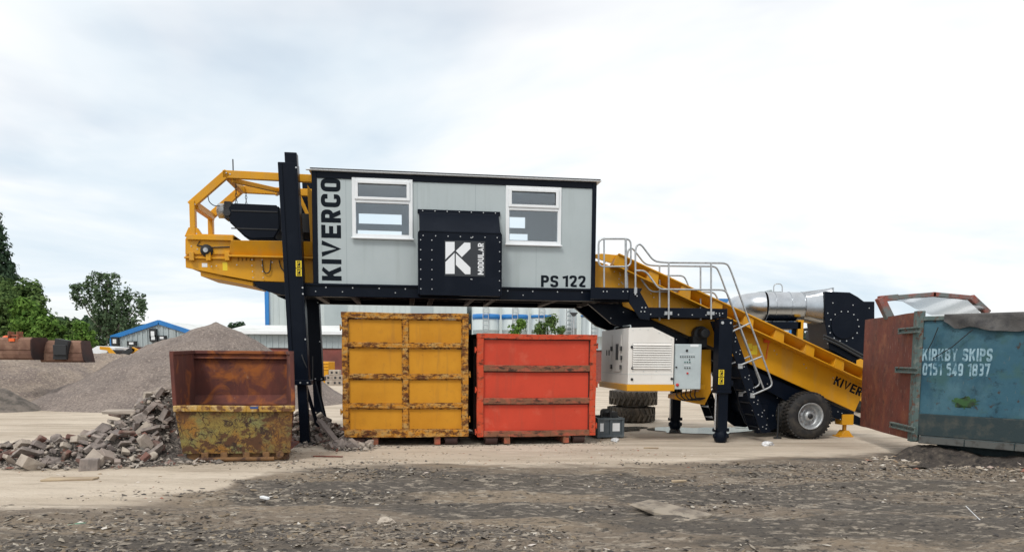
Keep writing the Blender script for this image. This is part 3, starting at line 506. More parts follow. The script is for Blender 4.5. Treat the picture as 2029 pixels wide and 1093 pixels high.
for va, vb, sgn in ((VI, VO, 1), (VIB, VIB+.26, -1)):
    a, b, c_, d = C(0, 0), C(LEN, 0), C(LEN, hT), C(0, hT); e = .03*sgn
    mb.hexa([(a[0], va, a[1]), (b[0], va, b[1]), (c_[0], vb, c_[1]), (d[0], vb, d[1]), (a[0], va+e, a[1]), (b[0], va+e, b[1]), (c_[0], vb+e, c_[1]), (d[0], vb+e, d[1])], 0)
    p0, p1 = min(va, vb), max(va, vb)
    mb.prism([C(0, -.03), C(LEN, -.03), C(LEN, -.002), C(0, -.002)], p0, p1-.001)
    mb.prism([C(0, hT-.005), C(LEN, hT-.005), C(LEN, hT+.025), C(0, hT+.025)], vb-.03, vb+.03)
    t = .0
    while t < LEN:
        mb.prism([C(t, .0), C(t+.27, .0), C(t+.2, hT-.008), C(t-.02, hT-.008)], p0+.012, p1-.02); t += .78
# head box by the cabin
a = top_l; mb.prism([(a[0], a[1]), C(-.05, 0), C(0, hT), (a[0]+.15, C(0, hT)[1]+.02), (a[0], C(0, hT)[1]+.0)], VO+.1, VO+.13)
for t in np.arange(.3, LEN, .78):
    for dt in (0, .09): p = C(t+dt, -.17-.05*(dt > 0)); mb.bolt(p[0], VI, p[1], .015)
for px, py in ((1228, 541), (1229, 545), (1231, 559), (1234, 562), (1217, 538), (1226, 563)): a = M.at(px, py, VI); mb.bolt(a[0], VI, a[1], .015)
ic = mb.build('infeed_conveyor', [M_yel, M_bolt], st, .005)
mb = MB(); mb.prism([C(-.1, -.3), C(LEN, -.3), C(LEN, -.27), C(-.1, -.27)], VI+.06, VIB-.06); mb.prism([C(.4, hB+.03), C(LEN, hB+.03), C(LEN, hB+.06), C(.4, hB+.06)], VI+.06, VIB-.06); mb.build('belt', M_rubber, ic)
mb = MB(); a0 = M.at(1647, 768, VI); t0 = (a0[0]-lip0[0])*dU[0]+(a0[1]-lip0[1])*dU[1]
tx = MB(); text(tx, 'KIVERCO', 0, 1.05, 0, .2, 0, t=.2)
tx.v = [(C(t0+x, -.30+z)[0], VI-.004+y, C(t0+x, -.30+z)[1]) for x, y, z in tx.v]
tx.build('lettering', M_ink, ic)
mb = MB(); a = M.at(1482, 680, VI); b = M.at(1502, 702, VI); mb.box(a[0], a[0]+.1, VI-.004, VI-.001, b[1]+.12, a[1]); mb.box(a[0]+.11, a[0]+.22, VI-.004, VI-.001, b[1]+.08, a[1]-.04); mb.box(a[0]+.02, b[0]-.02, VI-.004, VI-.001, b[1], b[1]+.08); mb.build('safety_sticker', M_label, ic)
mb = MB(); a = M.at(1518, 675, VI); mb.box(a[0]-.07, a[0]+.07, VI-.06, VI-.001, a[1]-.04, a[1]+.04); mb.tube([(a[0]+.05, VI-.02, a[1]-.04), (a[0]+.03, VI-.02, a[1]-.2), (a[0], VI-.02, a[1]-.4)], .012); mb.build('pull_switch', M_orange, ic, .006)
# black underframe
mb = MB()
pp = M.poly([(1165, 601), (1262, 603), (1300, 640), (1375, 677), (1497, 735), (1605, 781), (1700, 824), (1715, 832), (1715, 846), (1655, 828), (1560, 795), (1480, 752), (1410, 712), (1340, 684), (1250, 655), (1212, 641), (1190, 622)], .45)
mb.prism(pp, .45, .56); mb.prism(pp, 1.78, 1.89)
for t in np.linspace(.8, LEN-.4, 9): p = C(t, hB-.1); mb.bar((p[0], .561, p[1]), (p[0], 1.779, p[1]), .08, .1)
for px, py in [(1235, 618), (1210, 630), (1660, 815), (1668, 818), (1676, 822), (1684, 826), (1665, 830), (1690, 835), (1300, 655), (1340, 672), (1440, 720), (1520, 760)]: a = M.at(px, py, .45); mb.bolt(a[0], .45, a[1], .015)
mb.build('underframe', [M_blk, M_bolt], st, .006)
mb = MB()
pp = M.poly([(1462, 735), (1485, 700), (1560, 764), (1562, 800), (1545, 846), (1520, 855), (1498, 853), (1478, 838), (1466, 810)], .6)
mb.prism(pp, .6, .68); mb.prism(pp, 1.7, 1.78)
ctr = M.at(1515, 800, .6)
for k in range(14): mb.bolt(ctr[0]+.33*cos(k*2*pi/14), .6, ctr[1]+.33*sin(k*2*pi/14), .016)
mb.cyl((ctr[0], .69, ctr[1]), (ctr[0], 1.69, ctr[1]), .35, 24)
a = M.at(1506, 853, .5); mb.box(a[0]-.1, a[0]+.16, .5, .599, .1, .75)
for z in (.2, .45, .62):
    for du in (-.04, .08): mb.bolt(a[0]+du, .5, z, .017)
mb.build('tail_drum_guard', [M_blk, M_bolt], st, .006)
mb = MB(); a = M.at(1543, 800, .3); mb.cyl((a[0], .3, .02), (a[0], .3, .75), .022, 8); mb.cyl((a[0], .3, 0), (a[0], .3, .03), .09, 12); mb.build('prop_stand', M_dark, st)
# landing beam, gusset and ladder side
VL = -.34
mb = MB()
a = M.at(1278, 614, VL); b = M.at(1432, 632, VL)
mb.prism([(a[0]-.02, 2.82), (b[0]+.1, 2.82), (b[0]+.1, 2.62), (a[0]+.03, 2.62)], VL, VL+.08); mb.prism([(a[0]-.02, 2.82), (b[0]+.1, 2.82), (b[0]+.1, 2.62), (a[0]+.03, 2.62)], .2, .28)
mb.box(a[0]+.1, b[0], VL+.081, .199, 2.76, 2.8, 2)
for k in range(6): mb.bolt(a[0]+.12+k*.3, VL, 2.68, .016)
for k in range(3): mb.bolt(b[0]-.15+k*.07, VL, 2.72, .016)
gus = M.poly([(1248, 573), (1265, 573), (1287, 613), (1287, 634), (1268, 632), (1246, 600)], VL)
mb.prism(gus, VL-.02, VL-.001)
for px, py in ((1262, 586), (1272, 609), (1279, 609), (1270, 617), (1277, 617)): q = M.at(px, py, VL-.02); mb.bolt(q[0], VL-.02, q[1], .017)
q = M.at(1190, 590, VL); mb.prism([(q[0]-.2, 3.21), (6.9, 3.21), (6.78, 2.97), (q[0]-.2, 2.97)], VL+.02, VL+.08); mb.box(q[0]-.15, 6.75, VL+.081, -.035, 3.1, 3.15, 2)
for px in (1196, 1203, 1235, 1244): z = M.at(px, 577, VL); mb.bolt(z[0], VL+.02, z[1], .016)
land = mb.build('walkway', [M_blk, M_bolt, M_blk2], st, .006)
# right hand support legs
def rleg(v):
    u = 8.69; mb = MB(); mb.box(u-.16, u+.14, v-.13, v+.15, 1.12, 2.6); mb.box(u-.17, u+.15, v-.14, v+.16, 1.05, 1.12); mb.bolt(u-.1, v-.13, 2.52, .04); mb.bolt(u+.08, v-.13, 2.52, .025)
    mb.box(u-.05, u+.2, v-.1, v+.1, 1.2, 1.32)
    o = mb.build('support_leg', [M_blk, M_bolt], st, .01)
    mb = MB(); mb.box(u-.11, u+.1, v-.09, v+.11, .24, 1.05); mb.lathe((u, v+.01, 0), (0, 0, 1), [(0, .1), (.04, .13), (.12, .145), (.2, .13), (.26, .1), (.3, .1)], 16); mb.cyl((u-.18, v, .27), (u+.17, v, .27), .04, 10); mb.cyl((u-.16, v, .14), (u+.16, v, .14), .05, 10)
    mb.build('telescopic_foot', M_blk, o, .006)
    mb = MB(); mb.cyl((u-.15, v-.03, .28), (u-.15, v-.03, 1.06), .022, 8); mb.build('hydraulic_rod', M_rod, o)
    return o
rf = rleg(VL+.0); rleg(2.38)
warn_label(rf, 1424, 732, 1434, 761, VL-.132)
# ladder (front and the far-side one)
def ladder(v0, v1, lp):
    mb = MB(); A = M.at(1437, 634, VL); B = M.at(1516, 856, VL); A = (A[0], A[1]); B = (B[0], max(.12, B[1]))
    for v in (v0, v1-.03):
        w = .11; mb.prism([(A[0]-w, A[1]), (A[0]+w, A[1]+.0), (B[0]+w, B[1]), (B[0]-w, B[1])], v, v+.03)
    for k in range(9):
        t = (k+.6)/9; p = L(A, B, t); mb.box(p[0]-.1, p[0]+.1, v0+.031, v1-.031, p[1]-.015, p[1]+.015, 2)
        mb.bolt(p[0]-.04, v0, p[1]+.02, .014); mb.bolt(p[0]+.04, v0, p[1]-.02, .014); mb.bolt(p[0]+.05, v0, p[1]+.06, .014)
    o = mb.build('ladder', [M_blk, M_bolt, M_galv if lp else M_blk], st, .004); return o
ladder(VL-.04, .2, 0); ladder(2.05, 2.6, 1)
# handrails
def rail(pts, v, r=.02, rad=.12, name='handrail', closed=False, extra=()):
    mb = MB(); q = [M.P(p[0], p[1], v) for p in pts]; mb.tube(rounded(q, rad), r, 8)
    for e in extra: mb.tube(rounded([M.P(p[0], p[1], v) for p in e], rad), r, 8)
    return mb
UP = [(1259, 584), (1259, 490), (1268, 481), (1296, 518), (1325, 520), (1440, 521), (1447, 533), (1486, 640), (1511, 706), (1532, 764), (1491, 782)]
MID = [(1259, 536), (1279, 536), (1306, 573), (1325, 573), (1437, 574), (1444, 588), (1493, 718), (1513, 769)]
mb = rail(UP, VL-.05, extra=[MID, [(1325, 520), (1325, 632)], [(1409, 521), (1409, 632)], [(1445, 659), (1486, 640)], [(1467, 723), (1511, 705)]])
for px in (1325, 1409):
    a = M.at(px, 620, VL-.04); mb.box(a[0]-.08, a[0]+.08, VL-.03, VL-.001, a[1]-.035, a[1]+.035)
a = M.at(1259, 575, VL-.04); mb.box(a[0]-.03, a[0]+.03, VL-.06, VL-.03, a[1]-.06, a[1]+.06)
for p in ((1444, 660), (1467, 724), (1491, 782)): a = M.at(p[0], p[1], VL-.05); mb.box(a[0]-.05, a[0]+.05, VL-.055, VL-.04, a[1]-.06, a[1]+.04)
hr = mb.build('handrail', M_galv, st)
# inner handrail: the same shape, across the walkway
sv = hr.data.copy(); h2 = bpy.data.objects.new('handrail', sv); COL.objects.link(h2); h2.parent = st; h2.location = (0, .56, 0)
h3 = bpy.data.objects.new('handrail', sv); COL.objects.link(h3); h3.parent = st; h3.location = (0, 2.45, 0)
mb = MB(); v = VL+.1
q = [M.P(a, b, v) for a, b in ((1217, 473), (1250, 473), (1250, 528), (1186, 528), (1186, 473), (1217, 473))]; mb.tube(rounded(q, .12), .02)
mb.tube([M.P(1197, 471, v), M.P(1197, 572, v)], .018); mb.tube([M.P(1240, 474, v), M.P(1240, 573, v)], .026); mb.build('gate_rail', M_galv, st)
# gearbox, chute, outrigger
mb = MB(); a = M.at(1393, 660, .1); mb.lathe((a[0], .5, a[1]), (0, -1, 0), [(0, .16), (.3, .16), (.33, .1), (.55, .1), (.56, .05)], 20, sm=False); mb.box(a[0]-.18, a[0]+.14, .2, .5, a[1]-.3, a[1]-.05); mb.build('drive_motor', M_dark, st, .006)
mb = MB(); mb.prism(M.poly([(1386, 692), (1409, 692), (1409, 776), (1396, 802), (1337, 790), (1338, 782), (1386, 775)], .35), .35, .8)
a = M.at(1340, 788, .3); 
mb.build('yellow_cross_beam', M_yel, st, .006)
for k in range(5): MB().tube(rounded([M.P(1342+k*9, 771, .3), M.P(1340+k*9, 784, .2), M.P(1352+k*8, 793, .25), M.P(1385+k*3, 788, .3)], .06), .014).build('hydraulic_hose', M_dark, st)
mb = MB(); a = M.at(1677, 832, .5); mb.box(a[0]-.15, a[0]+.13, .42, .72, a[1]-.1, a[1]+.14); mb.box(a[0]-.035, a[0]+.035, .53, .6, .1, a[1]-.1); mb.prism([(a[0]-.14, .03), (a[0]+.14, .03), (a[0]+.05, .15), (a[0]-.05, .15)], .45, .68); mb.box(a[0]-.2, a[0]+.15, .42, .72, 0, .03); mb.build('outrigger', M_yel, st, .006)
# wheels: twin on the near side, twin on the far side
WC = (M.at(1607, 822, .02)[0], .52)
def wheel(v, sgn=1):
    mb = MB(); r = .52; w = .36; y0 = v; d = 1
    prof = [(.03, .29), (.0, .34), (.012, .42), (.045, .475), (.07, r), (w/2, r+.008), (w-.07, r), (w-.045, .475), (w-.012, .42), (w, .34), (w-.03, .29)]
    mb.lathe((WC[0], y0, WC[1]), (0, 1, 0), prof, 48, cap=False)
    for k in range(40):
        a = 2*pi*k/40
        for (q0, q1, off) in ((.055, .16, 0), (.2, .305, .5)):
            aa = a+off*2*pi/40; p = Vector((WC[0]+cos(aa)*(r+.006), y0+q0, WC[1]+sin(aa)*(r+.006))); q = Vector((WC[0]+cos(aa+.05)*(r+.006), y0+q1, WC[1]+sin(aa+.05)*(r+.006))); mb.bar(p, q, .045, .03, 0, (cos(aa), 0, sin(aa)))
    o = mb.build('wheel', M_tyre, st)
    mb = MB(); mb.lathe((WC[0], y0, WC[1]), (0, 1, 0), [(.0, .3), (-.008, .29), (.03, .265), (.05, .255), (.12, .24), (.15, .2), (.13, .13), (.11, .12), (.06, .11), (.04, .09), (.03, .05), (.03, .001)], 32, cap=False)
    for k in range(10): a = 2*pi*k/10; mb.cyl((WC[0]+.17*cos(a), y0+.15, WC[1]+.17*sin(a)), (WC[0]+.17*cos(a), y0+.11, WC[1]+.17*sin(a)), .018, 6)
    mb.lathe((WC[0], y0+.004, WC[1]), (0, 1, 0), [(0, .001), (.0, .055), (.05, .06)], 20, 1, cap=False)
    mb.build('rim', [M_galv, M_dark], o)
for v in (.02, .42, 1.55, 1.95): wheel(v)
mb = MB(); mb.cyl((WC[0], .1, WC[1]), (WC[0], 2.2, WC[1]), .09, 12); mb.box(WC[0]-.3, WC[0]+.3, .8, 1.5, WC[1]-.1, WC[1]+.3); mb.build('axle', M_blk, st)

# ================================================================== CABIN
cb = thing('picking_cabin', 'grey panelled cabin with black trim and two white windows on the raised machine', 'cabin', LOC, YAW)
U0, U1, Z0, Z1, VC, VD = .25, 5.99, 3.215, 5.385, .06, 2.34
def R2(x0, y0, x1, y1, v): a = M.at(x0, y0, v); b = M.at(x1, y1, v); return (a[0], b[0], b[1], a[1])
w1 = R2(699, 354, 816, 472, VC); w2 = R2(1004, 370, 1109, 485, VC)
def wall(mb, u0, u1, z0, z1, holes, v0, v1, m=0):
    xs_ = sorted({u0, u1}|{h[0] for h in holes}|{h[1] for h in holes})
    for a, b in zip(xs_, xs_[1:]):
        hs = sorted([(h[2], h[3]) for h in holes if h[0] < (a+b)/2 < h[1]]); z = z0
        for lo, hi in hs: mb.box(a, b, v0, v1, z, lo, m); z = hi
        mb.box(a, b, v0, v1, z, z1, m)
mb = MB(); wall(mb, U0+.1, U1-.09, Z0, Z1-.13, [w1, w2], VC, VC+.06)
for px in (686, 827, 942, 1063):
    u = M.at(px, 450, VC)[0]; lo, hi = Z0+.005, Z1-.135
    if w2[0] < u < w2[1]: hi = w2[2]-.01
    mb.box(u-.004, u+.004, VC-.0015, VC-.0003, lo, hi, 1)
front = mb.build('front_wall', [M_panel, M_seam], cb)
mb = MB(); holes = [R2(711, 423, 796, 446, VD), R2(709, 456, 796, 471, VD), R2(1009, 430, 1040, 453, VD), R2(1009, 463, 1045, 477, VD)]  # upper pair: rear windows; lower slots added so sky shows as bright strips
holes.sort(); hh = [holes[0], holes[1], holes[2], holes[3]]
xs_ = sorted({U0+.1, U1-.09}|{h[0] for h in hh}|{h[1] for h in hh})
wall(mb, U0+.1, U1-.09, Z0, Z1-.13, hh, VD-.06, VD, 0)
mb.box(U0+.02, U0+.06, VC+.1, VD-.1, Z0, Z1-.13); mb.box(U1-.06, U1-.02, VC+.1, VD-.1, Z0, Z1-.13)
mb.box(U0+.1, U1-.1, VC+.07, VD-.07, Z0-.0, Z0+.05, 1); mb.box(U0+.1, U1-.1, VC+.065, VC+.068, Z0+.05, w1[2]-.1, 1)
mb.build('rear_and_end_walls', [M_panel, M_interior], cb)
mb = MB()
mb.box(U0, U0+.1, VC-.02, VC+.09, Z0, Z1); mb.box(U1-.09, U1, VC-.02, VC+.09, Z0, Z1); mb.box(U0, U0+.1, VD-.09, VD+.02, Z0, Z1); mb.box(U1-.09, U1, VD-.09, VD+.02, Z0, Z1)
mb.box(U0+.1, U1-.09, VC-.02, VC+.06, Z1-.13, Z1); mb.box(U0+.1, U1-.09, VD-.06, VD+.02, Z1-.13, Z1); mb.box(U0, U0+.06, VC+.09, VD-.09, Z1-.13, Z1); mb.box(U1-.06, U1, VC+.09, VD-.09, Z1-.13, Z1)
mb.build('corner_frame', M_blk, cb, .006)
mb = MB(); mb.box(U0-.05, U1+.08, VC-.1, VD+.1, Z1+.002, Z1+.022); mb.box(U0-.02, U1+.06, VC-.11, VD+.11, Z1+.024, Z1+.045, 1); mb.box(U0-.1, U0-.05, VC-.09, VC-.03, Z1+.002, Z1+.02)
mb.build('roof', [M_white, M_blk], cb, .003)
def window(w):
    u0, u1, z0, z1 = w; H = z1-z0; zs = z0+H*.615; f = .055; mb = MB(); v0, v1 = VC-.035, VC+.05
    mb.box(u0-.02, u0+f, v0, v1, z0-.02, z1+.02); mb.box(u1-f, u1+.02, v0, v1, z0-.02, z1+.02); mb.box(u0+f, u1-f, v0, v1, z0-.02, z0+f); mb.box(u0+f, u1-f, v0, v1, z1-f, z1+.02); mb.box(u0+f, u1-f, v0, v1, zs-.03, zs+.04)
    s = .045; a, b, c, d = u0+f-.02, u1-f+.02, zs+.03, z1-f+.02; y0, y1 = v0-.025, v0-.001         # top-hung vent sash
    mb.box(a, a+s+.02, y0, y1, c, d); mb.box(b-s-.02, b, y0, y1, c, d); mb.box(a+s+.02, b-s-.02, y0, y1, c, c+s+.01); mb.box(a+s+.02, b-s-.02, y0, y1, d-s-.01, d)
    mb.box(u0-.04, u1+.04, v0-.05, v0-.001, z0-.045, z0-.015)
    o = mb.build('window', M_white, cb, .006)
    mb = MB(); mb.box(u0+f-.005, u1-f+.005, VC+.0, VC+.008, z0+f-.005, zs-.025); mb.box(u0+f-.005, u1-f+.005, VC+.0, VC+.008, zs+.035, z1-f+.005); mb.build('pane', M_glass, o)
window(w1); window(w2)
tx = MB(); r = R2(635, 353, 677, 556, VC); text(tx, 'KIVERCO', r[0], r[1], r[2], r[3], VC-.003, rot=True, t=.21, gap=.11); tx.build('lettering', M_ink, front)
for s_, x0, x1 in (('PS', 1072, 1106), ('122', 1115, 1160)): tx = MB(); r = R2(x0, 545, x1, 569, VC); text(tx, s_, r[0], r[1], r[2], r[3], VC-.003, t=.2); tx.build('lettering', M_ink, front)
# intake hood
h = R2(828, 415, 994, 590, -.3); VH = -.32
z_a, z_b = M.at(830, 421, -.05)[1], M.at(830, 456, VH)[1]; zb = 2.99
mb = MB(); mb.prism([(VC-.03, z_a+.06), (VC-.03, zb), (VH, zb), (VH, z_b), (VC-.06, z_a)], h[0]+.03, h[1]-.03, 'u')
mb.box(h[0], h[0]+.028, VH+.01, VC-.022, zb+.02, z_b-.02); mb.box(h[1]-.028, h[1], VH+.01, VC-.022, zb+.02, z_b-.02); mb.box(h[0], h[1], VC-.05, VC-.002, z_a, z_a+.08)
mb.box(h[0]+.02, h[1]-.02, VH-.012, VH-.001, z_b-.03, z_b)
for k in range(7): u = h[0]+.1+k*(h[1]-h[0]-.2)/6; mb.bolt(u, VC-.05, z_a+.05, .014); mb.bolt(u, VH-.001, z_b-.1, .014)
for k in range(6):
    z = zb+.12+k*.19; mb.bolt(h[0]+.05, VH, z, .014); mb.bolt(h[1]-.05, VH, z, .014); mb.bolt(h[0]+.27, VH, z, .014)
for px, py in ((934, 471), (934, 553)): a = M.at(px, py, VH); mb.box(a[0]-.025, a[0]+.025, VH-.01, VH-.001, a[1]-.012, a[1]+.012, 1)
hood = mb.build('intake_hood', [M_blk, M_bolt], cb, .006)
M_plq = mat('charcoal_plaque', (.022, .027, .034), rough=.4)
mb = MB(); r = R2(881, 476, 961, 548, VH); mb.box(r[0], r[1], VH-.008, VH-.001, r[2], r[3])
def K(pts): return [M.at(820+x/3.643, 340+y/3.643, VH) for x, y in pts]
for p in ([(228, 507), (294, 507), (294, 568), (228, 632)], [(228, 652), (294, 586), (294, 737), (228, 737)], [(303, 572), (365, 512), (408, 514), (408, 556), (346, 617)], [(303, 590), (408, 692), (408, 740), (370, 740), (303, 672)]): mb.prism(K(p), VH-.012, VH-.009, 'v', 1)
r = R2(820+462/3.643, 340+516/3.643, 820+503/3.643, 340+744/3.643, VH); text(mb, 'MODULAR', r[0], r[1], r[2], r[3], VH-.012, rot=True, t=.19, m=1)
mb.build('emblem_plaque', [M_plq, M_logo], hood)

# overband magnet hanging in the gantry
mg = thing('overband_magnet', 'black belted overband magnet hanging under the yellow gantry', 'magnet', LOC, YAW)
mb = MB(); pl = M.poly([(453, 411), (463, 404), (552, 408), (556, 415), (557, 455), (545, 475), (500, 476), (486, 470), (455, 440)], .7); mb.prism(pl, .6, 1.75)
a = M.at(505, 474, .6); mb.box(a[0]-.1, a[0]+.5, .62, 1.7, a[1]-.06, a[1]); 
mb.build('belt_housing', M_blk, mg, .05, seg=3)
mb = MB(); 
for z in (417, 452): a = M.at(456, z, .59); b = M.at(550, z+2, .59); mb.box(a[0]+.02, b[0], .585, .599, a[1]-.012, a[1]+.012)
a = M.at(545, 440, .6); mb.box(a[0], .2, .66, 1.6, a[1]-.18, a[1]+.2)
mb.build('side_rail', M_dark, mg, .004)
mb = MB(); a = M.at(444, 418, .8); mb.lathe((a[0]+.12, .8, a[1]), (-1, 0, 0), [(0, .1), (.08, .12), (.1, .15), (.22, .15), (.24, .1), (.26, .05)], 16); mb.build('drive_motor', M_galv, mg)
mb = MB(); a = M.at(448, 418, .7); mb.box(a[0]-.02, a[0]+.12, .62, .95, a[1]-.17, a[1]+.18); mb.cyl((a[0]+.04, .61, a[1]-.05), (a[0]+.04, .58, a[1]-.05), .07, 10); mb.build('gearbox', M_dark, mg, .01)
mb = MB()
zt = g[2][1]-.1
for (u, v) in ((g[2][0]+.12, .75), (g[2][0]+.14, 1.6), (-.25, .8), (-.25, 1.6)):
    mb = MB(); zz = M.at(476, 404, .75)[1]; n = max(3, int((zt-zz)/.06))
    for k in range(n):
        z = zt-(k+.5)*(zt-zz)/n; q = [(u+(.018*cos(t) if k % 2 else 0), v+(0 if k % 2 else .018*cos(t)), z+.04*sin(t)) for t in np.linspace(0, 2*pi, 9)[:-1]]; mb.tube(q, .007, 5, closed=True)
    mb.build('chain', M_dark, mg)

# ================================================================== GENERATOR AND CONTROL CABINET
gn = thing('generator', 'white louvred generator set on a yellow shelf under the machine', 'generator', LOC, YAW)
VG = -.3; VGB = 1.85
gp = M.poly([(1246, 649), (1293, 648), (1336, 669), (1336, 761), (1248, 761)], VG); gp[4] = (gp[0][0], gp[4][1]); gp[3] = (gp[2][0], gp[4][1])
mb = MB(); mb.prism(gp, VG, VGB)
for py in (687, 690): pass
a = M.at(1250, 741, VG); mb.box(gp[0][0]-.004, gp[2][0]+.004, VG-.004, VGB+.004, a[1]-.006, a[1]+.004, 2)
for px, py in ((1254, 654), (1268, 652), (1284, 653), (1306, 659), (1330, 672), (1254, 735), (1275, 735), (1300, 735), (1330, 735)): q = M.at(px, py, VG); mb.bolt(q[0], VG, q[1], .01, 2)
mb.box(gp[0][0]-.012, gp[0][0]-.001, .2, .85, gp[4][1]+.25, gp[0][1]-.12); mb.box(gp[0][0]-.012, gp[0][0]-.001, .95, 1.65, gp[4][1]+.25, gp[0][1]-.12)
for v, z in ((.15, .2), (.15, .6), (.9, .2), (.9, .6), (.12, .4)): mb.box(gp[0][0]-.04, gp[0][0]-.001, v, v+.06, gp[4][1]+z+.1, gp[4][1]+z+.2, 1)
mb.box(gp[0][0]-.016, gp[0][0]-.013, .38, .6, gp[4][1]+.5, gp[4][1]+.85, 1); mb.box(gp[0][0]-.016, gp[0][0]-.013, 1.1, 1.18, gp[4][1]+.6, gp[4][1]+.72, 1); mb.box(gp[0][0]-.016, gp[0][0]-.013, 1.3, 1.38, gp[4][1]+.6, gp[4][1]+.72, 1)
for px, py in ((1252, 687), (1253, 729), (1252, 751), (1331, 750)): q = M.at(px, py, VG); mb.lathe((q[0], VG, q[1]), (0, -1, 0), [(0, .03), (.025, .025)], 10, 1)
q = M.at(1260, 648, VG); mb.tube(rounded([(gp[0][0]+.1, VG+.2, gp[0][1]), (gp[0][0]+.1, VG+.2, gp[0][1]+.06), (gp[0][0]+.1, VG+1.4, gp[0][1]+.06), (gp[0][0]+.1, VG+1.4, gp[0][1])], .05), .015, 6, 2)
gb = mb.build('canopy', [M_whitep, M_dark, M_ltgrey], gn, .012)
mb = MB(); a = M.at(1254, 679, VG); b = M.at(1329, 730, VG); mb.box(a[0], b[0], VG-.006, VG-.001, b[1], a[1], 1); n = 11; dz = (a[1]-b[1])/n
for k in range(n):
    z = b[1]+k*dz; mb.hexa([(a[0], VG-.034, z), (b[0], VG-.034, z), (b[0], VG-.028, z+.004), (a[0], VG-.028, z+.004), (a[0], VG-.008, z+dz*.86), (b[0], VG-.008, z+dz*.86), (b[0], VG-.006, z+dz*.9), (a[0], VG-.006, z+dz*.9)], 0)
mb.build('louvre', [M_whitep, M_dark], gb)
# yellow shelf is part of the station
mb = MB(); zs = gp[4][1]; mb.box(gp[0][0]-.02, gp[2][0]+.03, VG-.02, VGB+.1, zs-.14, zs-.004); mb.box(gp[2][0]+.03, 8.5, 1.0, 1.2, zs-.12, zs-.02); mb.box(gp[2][0]+.03, 8.5, .1, .25, zs-.12, zs-.02); mb.build('generator_shelf', M_yel, st, .008)
cc = thing('control_cabinet', 'light grey electrical control cabinet beside the white generator', 'cabinet', LOC, YAW)
r = R2(1337, 681, 1388, 771, -.3); r = (gp[2][0]+.03, r[1], r[2], r[3])
mb = MB(); mb.box(r[0], r[1], -.3, -.02, r[2], r[3]); mb.box(r[0]+.01, r[1]-.01, -.315, -.301, r[2]+.01, r[3]-.01); box = mb.build('cabinet_box', M_ltgrey, cc, .006)
v = -.316; CM = [M_dark, M_redbtn, M_white, mat('green_button', (.02, .12, .1), rough=.4)]
def kn(px, py, rad, m): a = M.at(px, py, v); MB().lathe((a[0], v, a[1]), (0, -1, 0), [(0, rad), (.02, rad*.9), (.025, rad*.5)], 10).build('control_knob', CM[m], box)
kn(1361, 694, .027, 0)
for k in range(7): kn(1348.5+k*4.4, 706, .013, 0)
for k in range(3): kn(1357+k*4.8, 717, .014, 3); kn(1357+k*4.8, 728, .013, 0)
kn(1366, 712, .013, 0); kn(1362, 739, .022, 1); kn(1342, 762, .035, 1); kn(1340, 727, .02, 0)
for x0, x1, y in ((1368, 1384, 684), (1347, 1376, 701), (1355, 1368, 723)): a = M.at(x0, y-.5 if y > 690 else 681.5, v); b = M.at(x1, y+.5 if y > 690 else 687, v); MB().box(a[0], b[0], v-.003, v-.0005, b[1], a[1]).build('label_strip', M_white, box)

# ================================================================== CONTAINERS UNDER THE STATION
def clamp(mb, x, z, s, m=0):
    mb.box(min(x+.001*s, x+s*.03), max(x+.001*s, x+s*.03), .02, .09, z-.03, z+.03, m); mb.box(min(x+s*.02, x+s*.045), max(x+s*.02, x+s*.045), .03, .07, z-.06, z+.06, m)
FY = Fr(ground(680, 884), 8)
yc = thing('yellow_container', 'tall yellow steel container with a rusty frame of eight flat panels', 'container', (FY.o[0], FY.o[1], 0), FY.yaw)
p = [FY.at(*q, 0) for q in ((676, 617), (926, 622), (930, 864), (680, 867))]; y0, y1 = (p[0][0]+p[3][0])/2, (p[1][0]+p[2][0])/2; zb, zt = (p[2][1]+p[3][1])/2, (p[0][1]+p[1][1])/2; LN = 4.0
mb = MB(); mb.box(y0+.05, y0+.09, .1, LN, zb+.05, zt-.03); mb.box(y1-.09, y1-.05, .1, LN, zb+.05, zt-.03); mb.box(y0+.091, y1-.091, LN-.05, LN, zb+.05, zt-.03); mb.box(y0+.091, y1-.091, .1, LN-.051, zb+.05, zb+.1)
for k in range(5): v = .5+k*.75; mb.box(y0+.0, y0+.049, v, v+.08, zb+.05, zt-.1); mb.box(y1-.049, y1, v, v+.08, zb+.05, zt-.1)
mb.box(y0, y0+.09, .1, LN, zt-.028, zt); mb.box(y1-.09, y1, .1, LN, zt-.028, zt); mb.build('side_walls', M_dkside, yc)
hz_ = [FY.at(800, y, 0)[1] for y in (684, 746, 804)]; um = FY.at(803, 700, 0)[0]
def wob(mb, a=.008, f=3.1):
    mb.v = [(x+a*sin(z*f*2+y*3), y+a*.8*sin(x*f*3+z*4), z+a*sin(x*f+1)) for x, y, z in mb.v]; return mb
def hbar(mb, u0, u1, v0, v1, z0, z1, m=0, n=8):
    for i in range(n): mb.box(u0+(u1-u0)*i/n, u0+(u1-u0)*(i+1)/n, v0, v1, z0, z1, m)
def vbar(mb, u0, u1, v0, v1, z0, z1, m=0, n=8):
    for i in range(n): mb.box(u0, u1, v0, v1, z0+(z1-z0)*i/n, z0+(z1-z0)*(i+1)/n, m)
mb = MB()
vbar(mb, y0, y0+.115, 0, .12, zb+.14, zt-.115); vbar(mb, y1-.12, y1, 0, .12, zb+.14, zt-.115); hbar(mb, y0-.01, y1+.01, -.005, .12, zt-.115, zt); hbar(mb, y0+.02, y1+.0, -.015, .12, zb, zb+.14)
vbar(mb, um-.05, um+.055, .012, .09, zb+.14, zt-.115)
for z in hz_: hbar(mb, y0+.115, y1-.12, .003, .09, z-.042, z+.042)
for z in (.35, 1.25, 2.2): clamp(mb, y1, zb+z, 1)
for z in (.5, 2.15): clamp(mb, y0, zb+z, -1)
